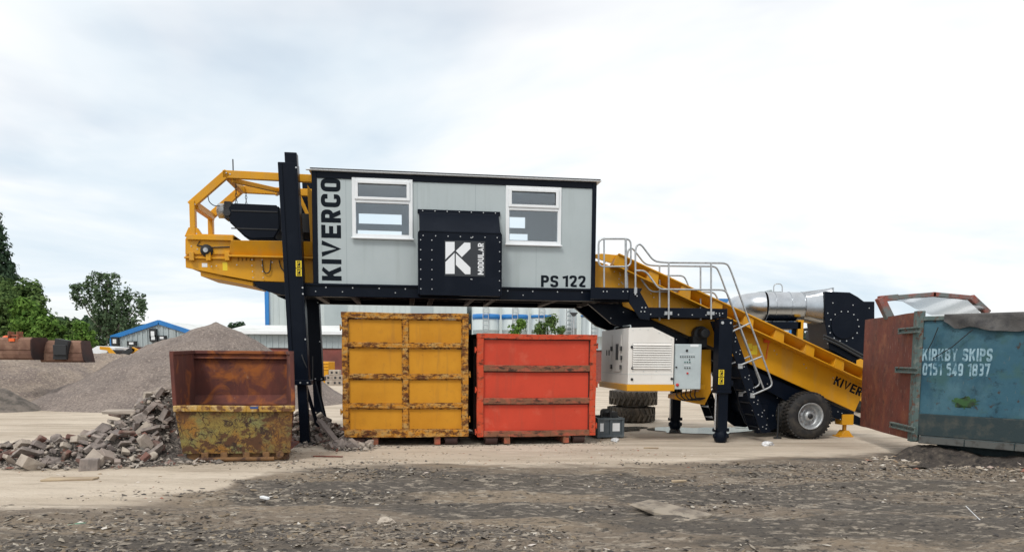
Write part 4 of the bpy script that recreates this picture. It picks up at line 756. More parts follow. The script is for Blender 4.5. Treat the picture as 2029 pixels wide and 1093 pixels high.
wob(mb, .006).build('door_frame', M_ryel, yc, .006)
us = [(y0+.115, um-.05), (um+.055, y1-.12)]; zz = [zb+.14]+[q for z in reversed(hz_) for q in (z-.042, z+.042)]+[zt-.115]
for a, b in us:
    for i in range(4):
        mb = MB(); e = .0; mb.box(a+e, b-e, .06, .075, zz[2*i]+e, zz[2*i+1]-e, 0); r = .02
        for q in ((a, a+r, zz[2*i], zz[2*i+1]), (b-r, b, zz[2*i], zz[2*i+1])): mb.box(q[0], q[1], .052, .0585, q[2], q[3], 1)
        for q in ((a+r, b-r, zz[2*i], zz[2*i]+r), (a+r, b-r, zz[2*i+1]-r*1.4, zz[2*i+1])): mb.box(q[0], q[1], .052, .0585, q[2], q[3], 1)
        mb.build('door_panel', [M_ypan, M_ryel], yc)
def skids(par, u0, u1, zb):
    for u in (u0+.62, u1-.62): MB().box(u-.06, u+.06, .02, 2.9, .02, zb-.001).build('skid_rail', M_rbar, par, .004)
    for u in (u0+.3, u1-.34):
        mb = MB(); mb.cyl((u-.12, .12, .1), (u+.12, .12, .1), .1, 16); mb.box(u-.14, u+.14, .05, .2, .12, zb-.001); mb.build('roller', M_dkside, par, .004)
skids(yc, y0, y1, zb)
FRD = Fr(ground(948, 882), 12)
rc = thing('red_container', 'red steel container with three flat panels between rusty brown bars', 'container', (FRD.o[0], FRD.o[1], 0), FRD.yaw)
p = [FRD.at(*q, 0) for q in ((945, 664), (1181, 660), (1181, 861), (947, 867))]; y0, y1 = (p[0][0]+p[3][0])/2, (p[1][0]+p[2][0])/2; zb, zt = (p[2][1]+p[3][1])/2, (p[0][1]+p[1][1])/2; LN = 3.0
mb = MB(); mb.box(y0+.04, y0+.08, .1, LN, zb+.05, zt-.03); mb.box(y1-.08, y1-.04, .1, LN, zb+.05, zt-.03); mb.box(y0+.081, y1-.081, LN-.05, LN, zb+.05, zt-.03); mb.box(y0+.081, y1-.081, .1, LN-.051, zb+.05, zb+.1)
for k in range(4): v = .5+k*.72; mb.box(y0, y0+.039, v, v+.08, zb+.05, zt-.1); mb.box(y1-.039, y1, v, v+.08, zb+.05, zt-.1)
mb.box(y0, y0+.09, .1, LN, zt-.028, zt); mb.box(y1-.09, y1, .1, LN, zt-.028, zt); mb.build('side_walls', M_dkside, rc)  # sides coloured near black for the shade between the two containers
h1, h2 = FRD.at(1060, 729.5, 0)[1], FRD.at(1060, 794, 0)[1]
mb = MB(); vbar(mb, y0, y0+.125, 0, .12, zb, zt-.1); vbar(mb, y1-.13, y1, 0, .12, zb, zt-.1); hbar(mb, y0-.008, y1+.008, -.005, .12, zt-.1, zt)
for z in (.2, 1.05, 1.85): clamp(mb, y1, zb+z, 1); clamp(mb, y0, zb+z-.1, -1)
wob(mb, .006).build('door_frame', M_rred, rc, .006)
for z, w in ((h1, .062), (h2, .06), (zb+.06, .06)):
    mb = MB(); hbar(mb, y0+.126, y1-.131, -.002, .09, z-w, z+w); wob(mb, .006).build('door_bar', M_rbar, rc, .006)
for a, b in ((zb+.12, h2-.06), (h2+.06, h1-.062), (h1+.062, zt-.1)):
    mb = MB(); mb.box(y0+.125, y1-.13, .06, .075, a, b); mb.box(y0+.125, y1-.13, .05, .0585, b-.018, b, 1); mb.box(y1-.15, y1-.13, .05, .0585, a, b-.018, 1); mb.build('door_panel', [M_rpan, M_dkside], rc)
skids(rc, y0, y1, zb)

# ================================================================== RUSTY SKIP
FS = Fr(ground(366, 915), 8)
sk = thing('waste_skip', 'rusty open skip with tall brown back and low peeling yellow front', 'skip', (FS.o[0], FS.o[1], 0), FS.yaw)
fb = [FS.at(362, 896, 0), FS.at(575, 896, 0)]; ft = [FS.at(347, 812, -.03), FS.at(580, 812, -.03)]; zr = FS.at(460, 803, -.05)[1]
VBK = 1.45; bk = [FS.at(382, 697, VBK), FS.at(571, 697, VBK)]
mb = MB(); N = 14
for i in range(N):
    a, b = i/N, (i+1)/N; x0 = fb[0][0]+(fb[1][0]-fb[0][0])*a; x1 = fb[0][0]+(fb[1][0]-fb[0][0])*b; X0 = ft[0][0]+(ft[1][0]-ft[0][0])*a; X1 = ft[0][0]+(ft[1][0]-ft[0][0])*b
    mb.hexa([(x0, 0, .14), (x1, 0, .14), (x1, .04, .14), (x0, .04, .14), (X0, -.06, zr-.05), (X1, -.06, zr-.05), (X1, -.02, zr-.05), (X0, -.02, zr-.05)])
fl = mb.build('front_panel', M_peel, sk)
mb = MB(); a, b = FS.at(344, 806, -.08), FS.at(584, 806, -.08); hbar(mb, a[0], b[0], -.11, .0, zr-.1, zr, 0, 10); 
q = FS.at(504, 806, -.11); mb.box(q[0]-.075, q[0]+.075, -.115, .004, zr-.055, zr+.004, 1)
wob(mb, .006).build('front_rim', [M_peelrim, mat('blue_tape', (.03, .07, .22), rough=.5)], sk, .01)
mb = MB()
for px in (407, 445, 489, 528): u = FS.at(px, 900, 0)[0]; mb.box(u-.055, u+.055, -.05, .03, .03, .16)
mb.cyl((FS.at(392, 908, 0)[0], -.06, .05), (FS.at(545, 908, 0)[0], -.06, .05), .035, 8); mb.box(fb[0][0]+.05, fb[1][0]-.03, .05, .12, .02, .14, 0); 
u = FS.at(556, 905, 0)[0]; mb.cyl((u, -.08, .12), (u, .05, .12), .06, 10)
mb.build('foot_rail', mat('rusty_foot', (.19, .1, .04), [dict(col=(.06, .03, .02), scale=7, lo=.45, hi=.6)], rough=.85), sk, .008)
lt = [FS.at(338, 699, -.02), FS.at(345, 803, -.02)]; rt = [FS.at(580, 699, -.02), FS.at(583, 803, -.02)]; ztop = bk[0][1]
def side(t, b, s, kx):
    mb = MB(); e = .03*s; n = 3
    fx = [(t[0][0], t[0][1]), (t[1][0], zr), ((fb[0] if s > 0 else fb[1])[0], .14)]; bx = [(kx, ztop), (kx+.02*s, zr), (kx+.1*s, .14)]
    for i in range(2):
        mb.hexa([(fx[i][0], .0, fx[i][1]), (bx[i][0], VBK, bx[i][1]), (bx[i+1][0], VBK, bx[i+1][1]), (fx[i+1][0], 0, fx[i+1][1]), (fx[i][0]+e, .0, fx[i][1]), (bx[i][0]+e, VBK, bx[i][1]), (bx[i+1][0]+e, VBK, bx[i+1][1]), (fx[i+1][0]+e, 0, fx[i+1][1])])
    mb.bar((fx[0][0]+e/2, -.02, fx[0][1]), (bx[0][0]+e/2, VBK, bx[0][1]), .07, .06); mb.bar((fx[0][0]+e/2, -.02, fx[0][1]), (fx[1][0]+e/2, -.02, fx[1][1]), .06, .06)
    mb.build('side_panel', M_rust, sk, .004)
side(lt, fb[0], 1, bk[0][0]); side(rt, fb[1], -1, bk[1][0])
mb = MB(); mb.box(bk[0][0], bk[1][0], VBK-.03, VBK, .14, ztop); zl = FS.at(470, 703, VBK-.1)[1]; mb.box(bk[0][0]-.02, bk[1][0]+.02, VBK-.08, VBK+.06, ztop-.03, ztop+.03); mb.box(bk[0][0], bk[1][0], VBK-.1, VBK-.031, ztop-.12, ztop-.09)
mb.hexa([(bk[0][0], VBK-.25, .9), (bk[1][0], VBK-.25, .9), (bk[1][0], VBK-.031, 1.05), (bk[0][0], VBK-.031, 1.05), (bk[0][0], VBK-.25, .86), (bk[1][0], VBK-.25, .86), (bk[1][0], VBK-.031, 1.0), (bk[0][0], VBK-.031, 1.0)])
mb.box(fb[0][0]+.05, fb[1][0]-.05, .05, VBK-.04, .14, .18); mb.build('back_panel', M_rust, sk, .006)

# ================================================================== BLUE CONTAINER WITH OPEN DOOR
FB = Fr(ground(1809, 872, .33), -48)
bc = thing('blue_container', 'faded blue open top container with white stencilled writing and open brown door', 'container', (FB.o[0], FB.o[1], 0), FB.yaw)
ZT = FB.at(1815, 627, 0)[1]; zs1 = FB.at(1812, 818, 0)[1]; zs0 = FB.at(1900, 868, 0)[1]; LB = 6.0
mb = MB(); mb.box(.08, LB, 0, .05, zs1, ZT-.08); mb.box(.08, LB, 2.35, 2.4, zs1, ZT-.08); mb.box(LB-.05, LB, .051, 2.349, zs1, ZT-.08)
for u in (1.7, 3.4, 5.1): mb.box(u, u+.06, -.012, -.001, zs1, ZT-.09)
side_ = mb.build('side_panel', M_blue, bc, .004)
mb = MB(); mb.box(.02, LB, -.02, 2.42, zs0+.001, zs1-.001); hbar(mb, .12, LB, -.1, .1, zs0-.13, zs0-.0, 1); mb.box(.3, LB, .3, .6, .0, zs0-.02); mb.box(.3, LB, 1.8, 2.0, 0, zs0-.02); mb.build('sill', [M_bluedk, mat('grey_bottom_rail', (.1, .105, .1), [dict(col=(.05, .045, .04), scale=6, lo=.5, hi=.65)], rough=.8)], bc, .01)
mb = MB(); mb.box(0, .079, -.03, .08, .33, ZT); mb.box(0, .079, 2.32, 2.43, .33, ZT); mb.box(0, .079, .081, 2.319, zs1-.1, zs1+.02); mb.build('door_post', M_bluegrn, bc, .008)
mb = MB(); mb.box(.08, LB, -.04, .09, ZT-.079, ZT); mb.box(.08, LB, 2.31, 2.44, ZT-.079, ZT); mb.build('top_rail', M_bluegrn, bc, .008)
M_stencil = mat('worn_white_stencil', (.32, .48, .56), [dict(col=(.09, .2, .26), scale=9, lo=.46, hi=.62), dict(col=(.06, .16, .23), scale=2.2, lo=.56, hi=.66)], rough=.7)
for s, x0, y0, x1, y1 in (('KIRKBY SKIPS', 1828, 690, 1966, 715), ('0151 549 1837', 1829, 719, 1961, 744)):
    tx = MB(); a = FB.at(x0, y0, 0); b = FB.at(x1, y1, 0); text(tx, s, a[0], b[0], FB.at(1895, y1, 0)[1], FB.at(1895, y0, 0)[1], -.004, t=.2, gap=.11)
    tx.build('lettering', M_stencil, side_)
mb = MB(); rnd = random.Random(3); a = FB.at(1914, 797, 0); mb.add([(a[0]+.25*cos(i*pi/32)*rnd.uniform(.45, 1), -.004, a[1]+.12*sin(i*pi/32)*rnd.uniform(.4, 1)) for i in range(64)], [tuple(range(64))]); mb.build('paint_patch', M_moss, side_)
h0 = ground(1808, 872, .33); h1 = ground(1704, 843, .33); yaw = math.degrees(math.atan2(h0[1]-h1[1], h0[0]-h1[0])); FD = Fr(h1, yaw)
DW = math.hypot(h0[0]-h1[0], h0[1]-h1[1]); zd = (FD.at(1712, 628, 0)[1]+FD.at(1812, 626, 0)[1])/2
# the door hangs on the container's post: a part, in the container's frame
dl = Matrix.Translation(bc.location) @ Matrix.Rotation(FB.yaw, 4, 'Z'); dw = Matrix.Translation((FD.o[0], FD.o[1], 0)) @ Matrix.Rotation(FD.yaw, 4, 'Z'); DT = dl.inverted() @ dw
def todoor(mb): mb.v = [tuple(DT @ Vector(q)) for q in mb.v]; return mb
mb = MB()
for i in range(10): mb.hexa([(DW*i/10, .015*sin(i*.9), .33), (DW*(i+1)/10, .015*sin((i+1)*.9), .33), (DW*(i+1)/10, .06+.015*sin((i+1)*.9), .33), (DW*i/10, .06+.015*sin(i*.9), .33)]+[(DW*(i+k)/10, .01*sin((i+k)*1.3)+w, zd+.004*sin(i+k)) for k, w in ((0, 0), (1, 0), (1, .06), (0, .06))])
dr = todoor(mb).build('door', M_door, bc)
mb = MB(); mb.box(DW-.14, DW+.02, -.04, .1, .31, zd+.02); todoor(mb).build('door_edge', M_bluegrn, dr, .008)
for px0, px1, py in ((1783, 1822, 656), (1777, 1818, 732), (1766, 1812, 840)):
    a = FD.at(px0, py, -.05); b = FD.at(px1, py, -.05); h = .055; mb = MB(); mb.box(a[0], b[0]+.03, -.09, -.041, a[1]-h, a[1]-h+.03); mb.box(a[0], b[0]+.03, -.09, -.041, a[1]+h-.03, a[1]+h); mb.box(a[0], a[0]+.05, -.09, -.041, a[1]-h+.031, a[1]+h-.031); mb.box(a[0]+.06, b[0]+.03, -.06, -.041, a[1]-h+.031, a[1]+h-.031)
    todoor(mb).build('hinge_bar', M_bluegrn, dr, .004)
# tarpaulin over the rim
nu, nv = 70, 18; V = []
for i in range(nu):
    u = .42+i*(LB-.5)/(nu-1); drop = .33+.035*sin(u*2.1)+.03*sin(u*5.3+1)+.012*sin(u*13)-.1*math.exp(-((u-.9)/.5)**2)-.18*math.exp(-((u-.42)/.12)**2)
    for j in range(nv):
        t = j/(nv-1)
        if t < .5: q = t/.5; z = ZT+.03-drop*(1-q); v = -.07-.03*sin(u*7+q*3)*(1-q)-.02*sin(u*17)*(1-q)
        else: q = (t-.5)/.5; z = ZT+.03+.012*sin(u*3)*q-.06*q+.006*sin(u*11)*q; v = -.06+q*1.3
        V.append((u, v, z))
ix = np.arange(nu*nv).reshape(nu, nv); Qd = np.stack([ix[:-1, :-1], ix[:-1, 1:], ix[1:, 1:], ix[1:, :-1]], -1).reshape(-1, 4)
tp = link('tarpaulin', np_mesh('tarpaulin', V, Qd, M_tarp, True)); tp.location = bc.location; tp.rotation_euler = (0, 0, FB.yaw); tag(tp, 'grey tarpaulin draped over the rim of the blue container', 'tarpaulin')
hp = thing('cover_frame', 'bent reddish hoop with torn pale net rising behind the blue container', 'frame', (0, 14.9, 0))
FH = Fr((0, 14.9), 0)
mb = MB(); pts = [FH.P(*q, 0) for q in ((1761, 627), (1744, 592), (1775, 589), (1850, 583), (1925, 590), (1955, 618))]
for a, b, w in zip(pts, pts[1:], (.15, .12, .09, .09, .12)): d = (b-a).normalized()*.03; mb.bar(a-d, b+d, w, w)
mb.build('hoop', M_hoop, hp, .01)
m = bpy.data.materials.new('pale_net'); m.use_nodes = True; n_ = m.node_tree.nodes; l_ = m.node_tree.links; n_.clear()
o_ = n_.new('ShaderNodeOutputMaterial'); t_ = n_.new('ShaderNodeBsdfTransparent'); d_ = n_.new('ShaderNodeBsdfDiffuse'); d_.inputs[0].default_value = (.42, .43, .44, 1); x_ = n_.new('ShaderNodeMixShader'); x_.inputs[0].default_value = .55; l_.new(t_.outputs[0], x_.inputs[1]); l_.new(d_.outputs[0], x_.inputs[2]); l_.new(x_.outputs[0], o_.inputs[0])
top = [FH.P(*q, 0) for q in ((1775, 591), (1800, 589), (1850, 586), (1900, 590), (1930, 594), (1948, 612))]; bot = [FH.P(*q, 0) for q in ((1790, 598), (1815, 612), (1845, 624), (1880, 624), (1915, 622), (1950, 620))]; V = []
for i in range(26):
    t = i/25*5; k = min(4, int(t)); f = t-k; a = top[k].lerp(top[k+1], f); b = bot[k].lerp(bot[k+1], f)
    for j in range(9): q = a.lerp(b, j/8); q.y += .18*sin(i*.7+j*.5)*sin(j/8*pi); V.append(q)
ix = np.arange(26*9).reshape(26, 9); Qd = np.stack([ix[:-1, :-1], ix[:-1, 1:], ix[1:, 1:], ix[1:, :-1]], -1).reshape(-1, 4)
link('net', np_mesh('net', V, Qd, m, True), hp)
wh = MB(); rnd = random.Random(8)
for i in range(60):
    u = rnd.uniform(1.6, 4.5); v = rnd.uniform(.4, 2.0); c = Vector((u, v, 2.15+.95*math.exp(-((u-2.9)/1.0)**2-((v-1.1)/.8)**2)+rnd.uniform(-.1, .05))); s_ = rnd.uniform(.1, .3)
    a = Vector((rnd.uniform(-1, 1), rnd.uniform(-1, 1), rnd.uniform(-.6, .6))).normalized(); wh.bar(c-a*s_, c+a*s_, s_*.8, s_*.5, 0, (0, 0, 1))
whm = wh.build('waste_heap', M_wood); whm.location = bc.location; whm.rotation_euler = (0, 0, FB.yaw); tag(whm, 'heap of pale mixed waste inside the blue container', 'waste', kind='stuff')
mb = MB(); mb.tube(rounded([ground(1806, 852, .5), ground(1835, 850, .5), ground(1858, 843, .5), ground(1866, 860, .3), ground(1886, 888, .02)], .2), .02); c_ = mb.build('hose', M_dark)
X_, Y_ = np.meshgrid(np.linspace(-.5, 5.2, 120), np.linspace(-.75, .55, 40)); Z_ = .3*np.exp(-((Y_-.05)/.3)**2)*sstep(-.5, .1, X_)*(.45+.9*fbm(X_*2.2, Y_*3, 4, 6))+(fbm(X_*9, Y_*9, 3, 2)-.5)*.06-.04
ix = np.arange(120*40).reshape(40, 120); o = link('soil_bank', np_mesh('soil_bank', np.stack([X_, Y_, Z_], -1).reshape(-1, 3), np.stack([ix[:-1, :-1], ix[:-1, 1:], ix[1:, 1:], ix[1:, :-1]], -1).reshape(-1, 4), mat('dark_waste_soil', (.06, .05, .043), [dict(col=(.12, .1, .08), scale=9, lo=.5, hi=.64), dict(col=(.02, .018, .017), scale=6, lo=.52, hi=.64)], rough=.95, bump=(16, .9, .05)), True)); o.location = bc.location; o.rotation_euler = (0, 0, FB.yaw); tag(o, 'dark waste soil banked along the foot of the blue container', 'soil', kind='stuff'); tag(c_, 'black hose hanging out at the foot of the blue container', 'hose')
for a_, b_, l_ in (((1859, 648), (1838, 694), 'short'), ((1928, 652), (1848, 710), 'long')):
    p0 = FB.P(*a_, -.1); p1 = FB.P(*b_, -.03); o = MB().tube([p0, (p0+p1)/2+Vector((0, -.02, -.05)), p1], .008, 6).build('rope', M_dark); o.location = bc.location; o.rotation_euler = (0, 0, FB.yaw); tag(o, l_+' thin dark rope slanting from the tarpaulin across the blue container side', 'rope')

# ================================================================== AIR SEPARATOR AND LOADER BEHIND THE CONVEYOR
FA = Fr((0, 21), 0)
sp = thing('air_separator', 'black fan housing with fat silver duct behind the infeed conveyor', 'machine', (0, 21, 0))
mb = MB(); mb.prism(FA.poly([(1635, 577), (1684, 579), (1700, 588), (1712, 597), (1733, 597), (1733, 700), (1690, 716), (1643, 690), (1635, 640)], 0), 0, 1.3)
c = FA.at(1672, 646, 0)
for k in range(14): a = 2*pi*k/14; mb.bolt(c[0]+.42*cos(a), 0, c[1]+.42*sin(a), .022)
for px, py in ((1650, 600), (1690, 604), (1722, 610), (1640, 620), (1724, 660), (1640, 680)): q = FA.at(px, py, 0); mb.bolt(q[0], 0, q[1], .02)
mb.lathe((c[0], -.001, c[1]), (0, -1, 0), [(0, .36), (.03, .36), (.035, .05), (.036, .001)], 28, sm=False); mb.box(c[0]-.5, c[0]+.5, .2, 1.1, 0, c[1]-.9)
mb.build('fan_housing', [M_blk, M_bolt], sp, .01)
mb = MB(); a = FA.at(1500, 608, .5); b = FA.at(1590, 607, .5); r = .42
mb.lathe((b[0], .65, b[1]), (-1, 0, 0), [(0, r), (1.05, r)], 40, cap=False)
for d_ in (-.01, .36, .8, 1.03): mb.lathe((b[0]-d_, .65, b[1]), (-1, 0, 0), [(0, r+.001), (.001, r+.012), (.02, r+.012), (.021, r+.001)], 40, cap=False, sm=False)
P0 = Vector((b[0]-1.05, .65, b[1])); arc = [P0+Vector((-.42*sin(t), .42*(1-cos(t)), -.02*t)) for t in np.linspace(0, pi/2, 7)]; arc.append(arc[-1]+Vector((0, .6, 0))); mb.tube(arc, r, 32, cap=False)
q0, q1 = FA.at(1634, 573, .6), FA.at(1634, 644, .6); n = 32; ring = [(b[0]+.02, .65+r*1.02*cos(2*pi*k/n), b[1]+r*1.02*sin(2*pi*k/n)) for k in range(n)]; rect = []
for k in range(n):
    cx, cz = cos(2*pi*k/n), sin(2*pi*k/n); mxx = max(abs(cx), abs(cz)); rect.append((q0[0], .65+.6*cx/mxx, (q0[1]+q1[1])/2+(q0[1]-q1[1])/2*cz/mxx))
mb.add(ring+rect, [(k, (k+1) % n, n+(k+1) % n, n+k) for k in range(n)], 0, True)
mb.box(q0[0]-.02, q0[0]+.02, .02, .05, q1[1], q0[1]); mb.box(q0[0]-.02, q0[0]+.02, 1.25, 1.28, q1[1], q0[1]); mb.box(q0[0]-.02, q0[0]+.02, .051, 1.249, q0[1]-.04, q0[1])
mb.build('duct', M_silver, sp)
mb = MB(); q = FA.P(1517, 637, .4); w = FA.P(1582, 652, .4); mb.box(q.x, w.x, .2, 1.2, w.z, q.z); mb.box(q.x+.1, q.x+.2, .3, .4, 0, w.z); mb.box(w.x-.2, w.x-.1, .3, .4, 0, w.z); mb.build('duct_support', M_blk, sp, .006)
mb = MB(); q = FA.P(1579, 634, .3); mb.box(q.x, q.x+.16, .2, .35, 1.2, q.z); mb.build('post', M_yel, sp, .004)
for dy in (0, 6): MB().tube(rounded([FA.P(1632, 664+dy, -.1), FA.P(1660, 676+dy, -.1), FA.P(1706, 702+dy, -.1), FA.P(1735, 716+dy, -.1)], .3), .035).build('air_hose', M_dark, sp)
FLD = Fr((0, 24.5), 0)
ld = thing('wheel_loader', 'yellow wheel loader partly hidden behind the infeed conveyor', 'loader', (0, 24.5, 0))
mb = MB(); mb.prism(FLD.poly([(1650, 694), (1700, 692), (1745, 700), (1750, 740), (1640, 740)], 0), 0, 1.6); mb.prism(FLD.poly([(1570, 700), (1650, 694), (1640, 745), (1575, 745)], 0), .3, 1.3); mb.build('body', M_yel, ld, .03)
mb = MB()
for v in (.1, 1.5): mb.tube(rounded([FLD.P(1568, 700, v), FLD.P(1578, 660, v), FLD.P(1592, 652, v), FLD.P(1618, 652, v), FLD.P(1626, 660, v), FLD.P(1628, 700, v)], .2), .05)
mb.box(FLD.P(1575, 0, 0).x, FLD.P(1625, 0, 0).x, .1, 1.5, FLD.P(0, 655, 0).z, FLD.P(0, 650, 0).z); mb.build('cab_frame', M_dark, ld)
mb = MB(); q = FLD.P(1597, 690, .5); mb.box(q.x-.2, q.x+.25, .5, 1.0, q.z-.3, q.z+.1); mb.box(q.x+.15, q.x+.28, .5, 1.0, q.z+.1, q.z+.6); mb.build('seat', M_dark, ld, .03)
for px in (1590, 1715):
    q = FLD.P(px, 745, 0); mb = MB(); mb.lathe((q.x, -.15, .6), (0, 1, 0), [(0, .3), (.03, .5), (.1, .6), (.35, .6), (.42, .5), (.45, .3)], 28); o = mb.build('wheel', M_tyre, ld); MB().lathe((q.x, -.16, .6), (0, 1, 0), [(0, .28), (.04, .1), (.02, .001)], 20).build('rim', M_yel, o)
mb = MB(); mb.bar(FLD.P(1570, 720, .4), FLD.P(1525, 735, .4), .2, .25); mb.bar(FLD.P(1570, 720, 1.2), FLD.P(1525, 735, 1.2), .2, .25); mb.prism(FLD.poly([(1500, 700), (1530, 715), (1530, 745), (1500, 748)], 0), -.2, 1.8); mb.build('bucket_arm', M_yel, ld, .02)

# ================================================================== TYRES, CRATE, BITS ON THE YARD
def old_tyre(z, lab, dx=0.):
    c = ground(1257, 838); r = .63; h = .44; mb = MB(); prof = [(.02, .3), (0, .4), (.02, .56), (.06, r), (h/2, r+.015), (h-.06, r), (h-.02, .56), (h, .4), (h-.02, .3), (h/2, .33), (.02, .3)]
    mb.lathe((0, 0, 0), (0, 0, 1), prof, 48, cap=False)
    for k in range(26):
        a = 2*pi*k/26
        for z0, z1, o in ((.04, .24, 0), (.4, .2, .5)):
            aa = a+o*2*pi/26; mb.bar((cos(aa)*(r+.012), sin(aa)*(r+.012), z0), (cos(aa+.14)*(r+.014), sin(aa+.14)*(r+.014), z1), .06, .05, 0, (cos(aa), sin(aa), 0))
    o = mb.build('old_tyre', M_oldtyre); o.location = (c[0]+dx, c[1]+.6, z); o.rotation_euler = (0, 0, z); tag(o, lab, 'tyre', 'tyres stacked below the generator')
old_tyre(.0, 'lower of the two large dusty tyres stacked below the generator'); old_tyre(.45, 'upper of the two large dusty tyres stacked below the generator', .05)
c = ground(1209, 868); cr = thing('plastic_crate', 'grey plastic crate with white paper labels beside the red container', 'crate', c, radians(14))
mb = MB(); w, d, hh = .31, .4, .46
for x in (-w, w-.03): mb.box(x, x+.03, 0, 2*d, .04, hh)
mb.box(-w+.031, w-.031, 0, .03, .04, hh); mb.box(-w+.031, w-.031, 2*d-.03, 2*d, .04, hh); mb.box(-w+.031, w-.031, .031, 2*d-.031, .04, .08)
for x in (-w, -.02, w-.05): mb.box(x, x+.06, -.03, -.001, .03, hh)
mb.box(-w-.01, w+.01, -.04, -.031, hh-.05, hh); mb.box(-w-.01, w+.01, -.04, -.031, .03, .09)
for x in (-w, w-.08): mb.box(x, x+.08, .0, .08, 0, .039); mb.box(x, x+.08, 2*d-.08, 2*d, 0, .039)
mb.build('bin', M_crate, cr, .006)
mb = MB(); mb.tube(rounded([(-.2, .05, hh), (-.2, .05, hh+.17), (.02, .05, hh+.17), (.02, .05, hh)], .05), .03); mb.box(-.02, .22, .1, .5, hh, hh+.12); mb.build('folded_handle', M_dark, cr, .01)
for x0, x1 in ((-.27, -.16), (.04, .22)): mb = MB(); mb.box(x0, x1, -.006, -.0015, .16, .34); mb.build('paper_label', M_white, cr)
def crumple(name, px, py, sx, sy, sz, mt, label, cat, seed):
    rnd = random.Random(seed); c = ground(px, py); bm = bmesh.new(); bmesh.ops.create_icosphere(bm, subdivisions=3, radius=1)
    for v in bm.verts:
        k = 1+.45*(vn3(v.co*2.3, seed)-.5)+.35*(vn3(v.co*5.5, seed+5)-.5); v.co = Vector((v.co.x*sx*k, v.co.y*sy*k, max(-.3, v.co.z)*sz*k))
    me = bpy.data.meshes.new(name); bm.to_mesh(me); bm.free(); me.materials.append(mt); o = link(name, me); o.location = (c[0], c[1], gz(c[0], c[1])+sz*.25); o.rotation_euler = (0, 0, rnd.uniform(0, 3)); tag(o, label, cat); return o
def vn3(p, seed): return float(vnoise(np.array([p[0]+p[2]*1.7+5.3]), np.array([p[1]-p[2]*.9+9.1]), seed)[0])
crumple('plastic_bag', 1521, 882, .17, .08, .07, M_bag, 'crumpled white plastic bag on the pale ground near the wheel', 'bag', 3)
crumple('plastic_bag', 1219, 873, .22, .08, .06, M_bag, 'crumpled white plastic film at the foot of the grey crate', 'bag', 9)
crumple('stone', 765, 1038, .09, .07, .06, M_pale, 'rounded pale stone alone on the dark foreground dirt', 'stone', 15)
crumple('netting_scrap', 158, 1030, .13, .06, .02, M_green, 'scrap of green netting on the foreground dirt at left', 'scrap', 21)
def hull(seed, sx, sy, sz, n=16, box=.75):
    rnd = random.Random(seed); bm = bmesh.new()
    for i in range(n):
        if rnd.random() < box: p = Vector((rnd.choice((-1, 1))*rnd.uniform(.8, 1), rnd.choice((-1, 1))*rnd.uniform(.8, 1), rnd.choice((-1, 1))*rnd.uniform(.8, 1)))
        else: p = Vector((rnd.uniform(-1, 1), rnd.uniform(-1, 1), rnd.uniform(-1, 1))).normalized()*rnd.uniform(.9, 1.2)
        bm.verts.new((p.x*sx, p.y*sy, p.z*sz))
    r = bmesh.ops.convex_hull(bm, input=bm.verts[:]); bmesh.ops.delete(bm, geom=[g for g in r['geom_interior'] if isinstance(g, bmesh.types.BMVert)], context='VERTS')
    bmesh.ops.bevel(bm, geom=[e for e in bm.edges if e.calc_face_angle(0) > .5], offset=min(sx, sy, sz)*.12, segments=1, affect='EDGES', clamp_overlap=True)
    me = bpy.data.meshes.new('chunk'); bm.to_mesh(me); bm.free(); return me
me = hull(77, .22, .46, .05, 30, .9); me.materials.append(M_slab); o = link('stone_slab', me); c = ground(1325, 1018); o.location = (c[0], c[1], gz(c[0], c[1])+.02); o.rotation_euler = (radians(2), radians(-3), radians(38)); tag(o, 'pale flat slab lying tilted in the dark foreground dirt', 'slab')
def plank(px, py, L_, w, h, rz, label, mt=M_wood, name='timber_offcut'):
    c = ground(px, py); mb = MB(); mb.prism([(-L_/2, -w/2), (L_/2*.9, -w/2*.8), (L_/2, w/2*.7), (-L_/2*.85, w/2)], 0, h, 'z'); o = mb.build(name, mt, None, .004); o.location = (c[0], c[1], max(gz(c[0], c[1]), 0)+.004); o.rotation_euler = (radians(3), 0, radians(rz)); tag(o, label, 'timber')
plank(140, 950, .72, .2, .025, 8, 'thin pale board lying in front of the rubble heap')
plank(1345, 955, .25, .06, .03, 15, 'small bleached splinter on the dark dirt below the right leg'); plank(1290, 888, .3, .06, .02, -8, 'short pale lath on the sandy ground in front of the legs')
plank(650, 905, .55, .03, .02, -6, 'thin reddish lath in front of the yellow container corner', M_door)
plank(525, 988, .16, .05, .03, -40, 'small white chip standing out on the dirt before the skip', M_white)
mb = MB(); mb.tube(rounded([ground(1914, 1002, .05), ground(1930, 1018, .06), ground(1945, 1032, .03)], .1), .006); o = mb.build('wire', M_bag); tag(o, 'thin pale curved wire on the dirt at lower right', 'wire')

# ================================================================== RUBBLE
shapes = [hull(i, *d) for i, d in enumerate([(.15, .11, .06, 20, .95), (.12, .1, .09, 26, .25), (.2, .12, .045, 18, .95), (.11, .1, .07, 26, .4), (.15, .09, .07, 16, .9), (.1, .08, .07, 30, .1), (.16, .13, .1, 30, .35), (.23, .13, .04, 20, .95), (.09, .09, .08, 34, .0), (.14, .13, .045, 22, .9)])]
bricks = []
for i in range(3):
    bm = bmesh.new(); bmesh.ops.create_cube(bm, size=1)
    for v in bm.verts: v.co = Vector((v.co.x*.215*(1 if i != 2 else .55), v.co.y*.1, v.co.z*.068))+Vector([random.uniform(-.008, .008) for _ in range(3)])
    bmesh.ops.bevel(bm, geom=bm.edges[:], offset=.008, segments=1, affect='EDGES'); me = bpy.data.meshes.new('brick'); bm.to_mesh(me); bm.free(); me.materials.append(M_brick); bricks.append(me)
kinds = []
for mt in (M_conc, M_pale):
    for s_ in shapes: q = s_.copy(); q.materials.clear(); q.materials.append(mt); kinds.append(q)
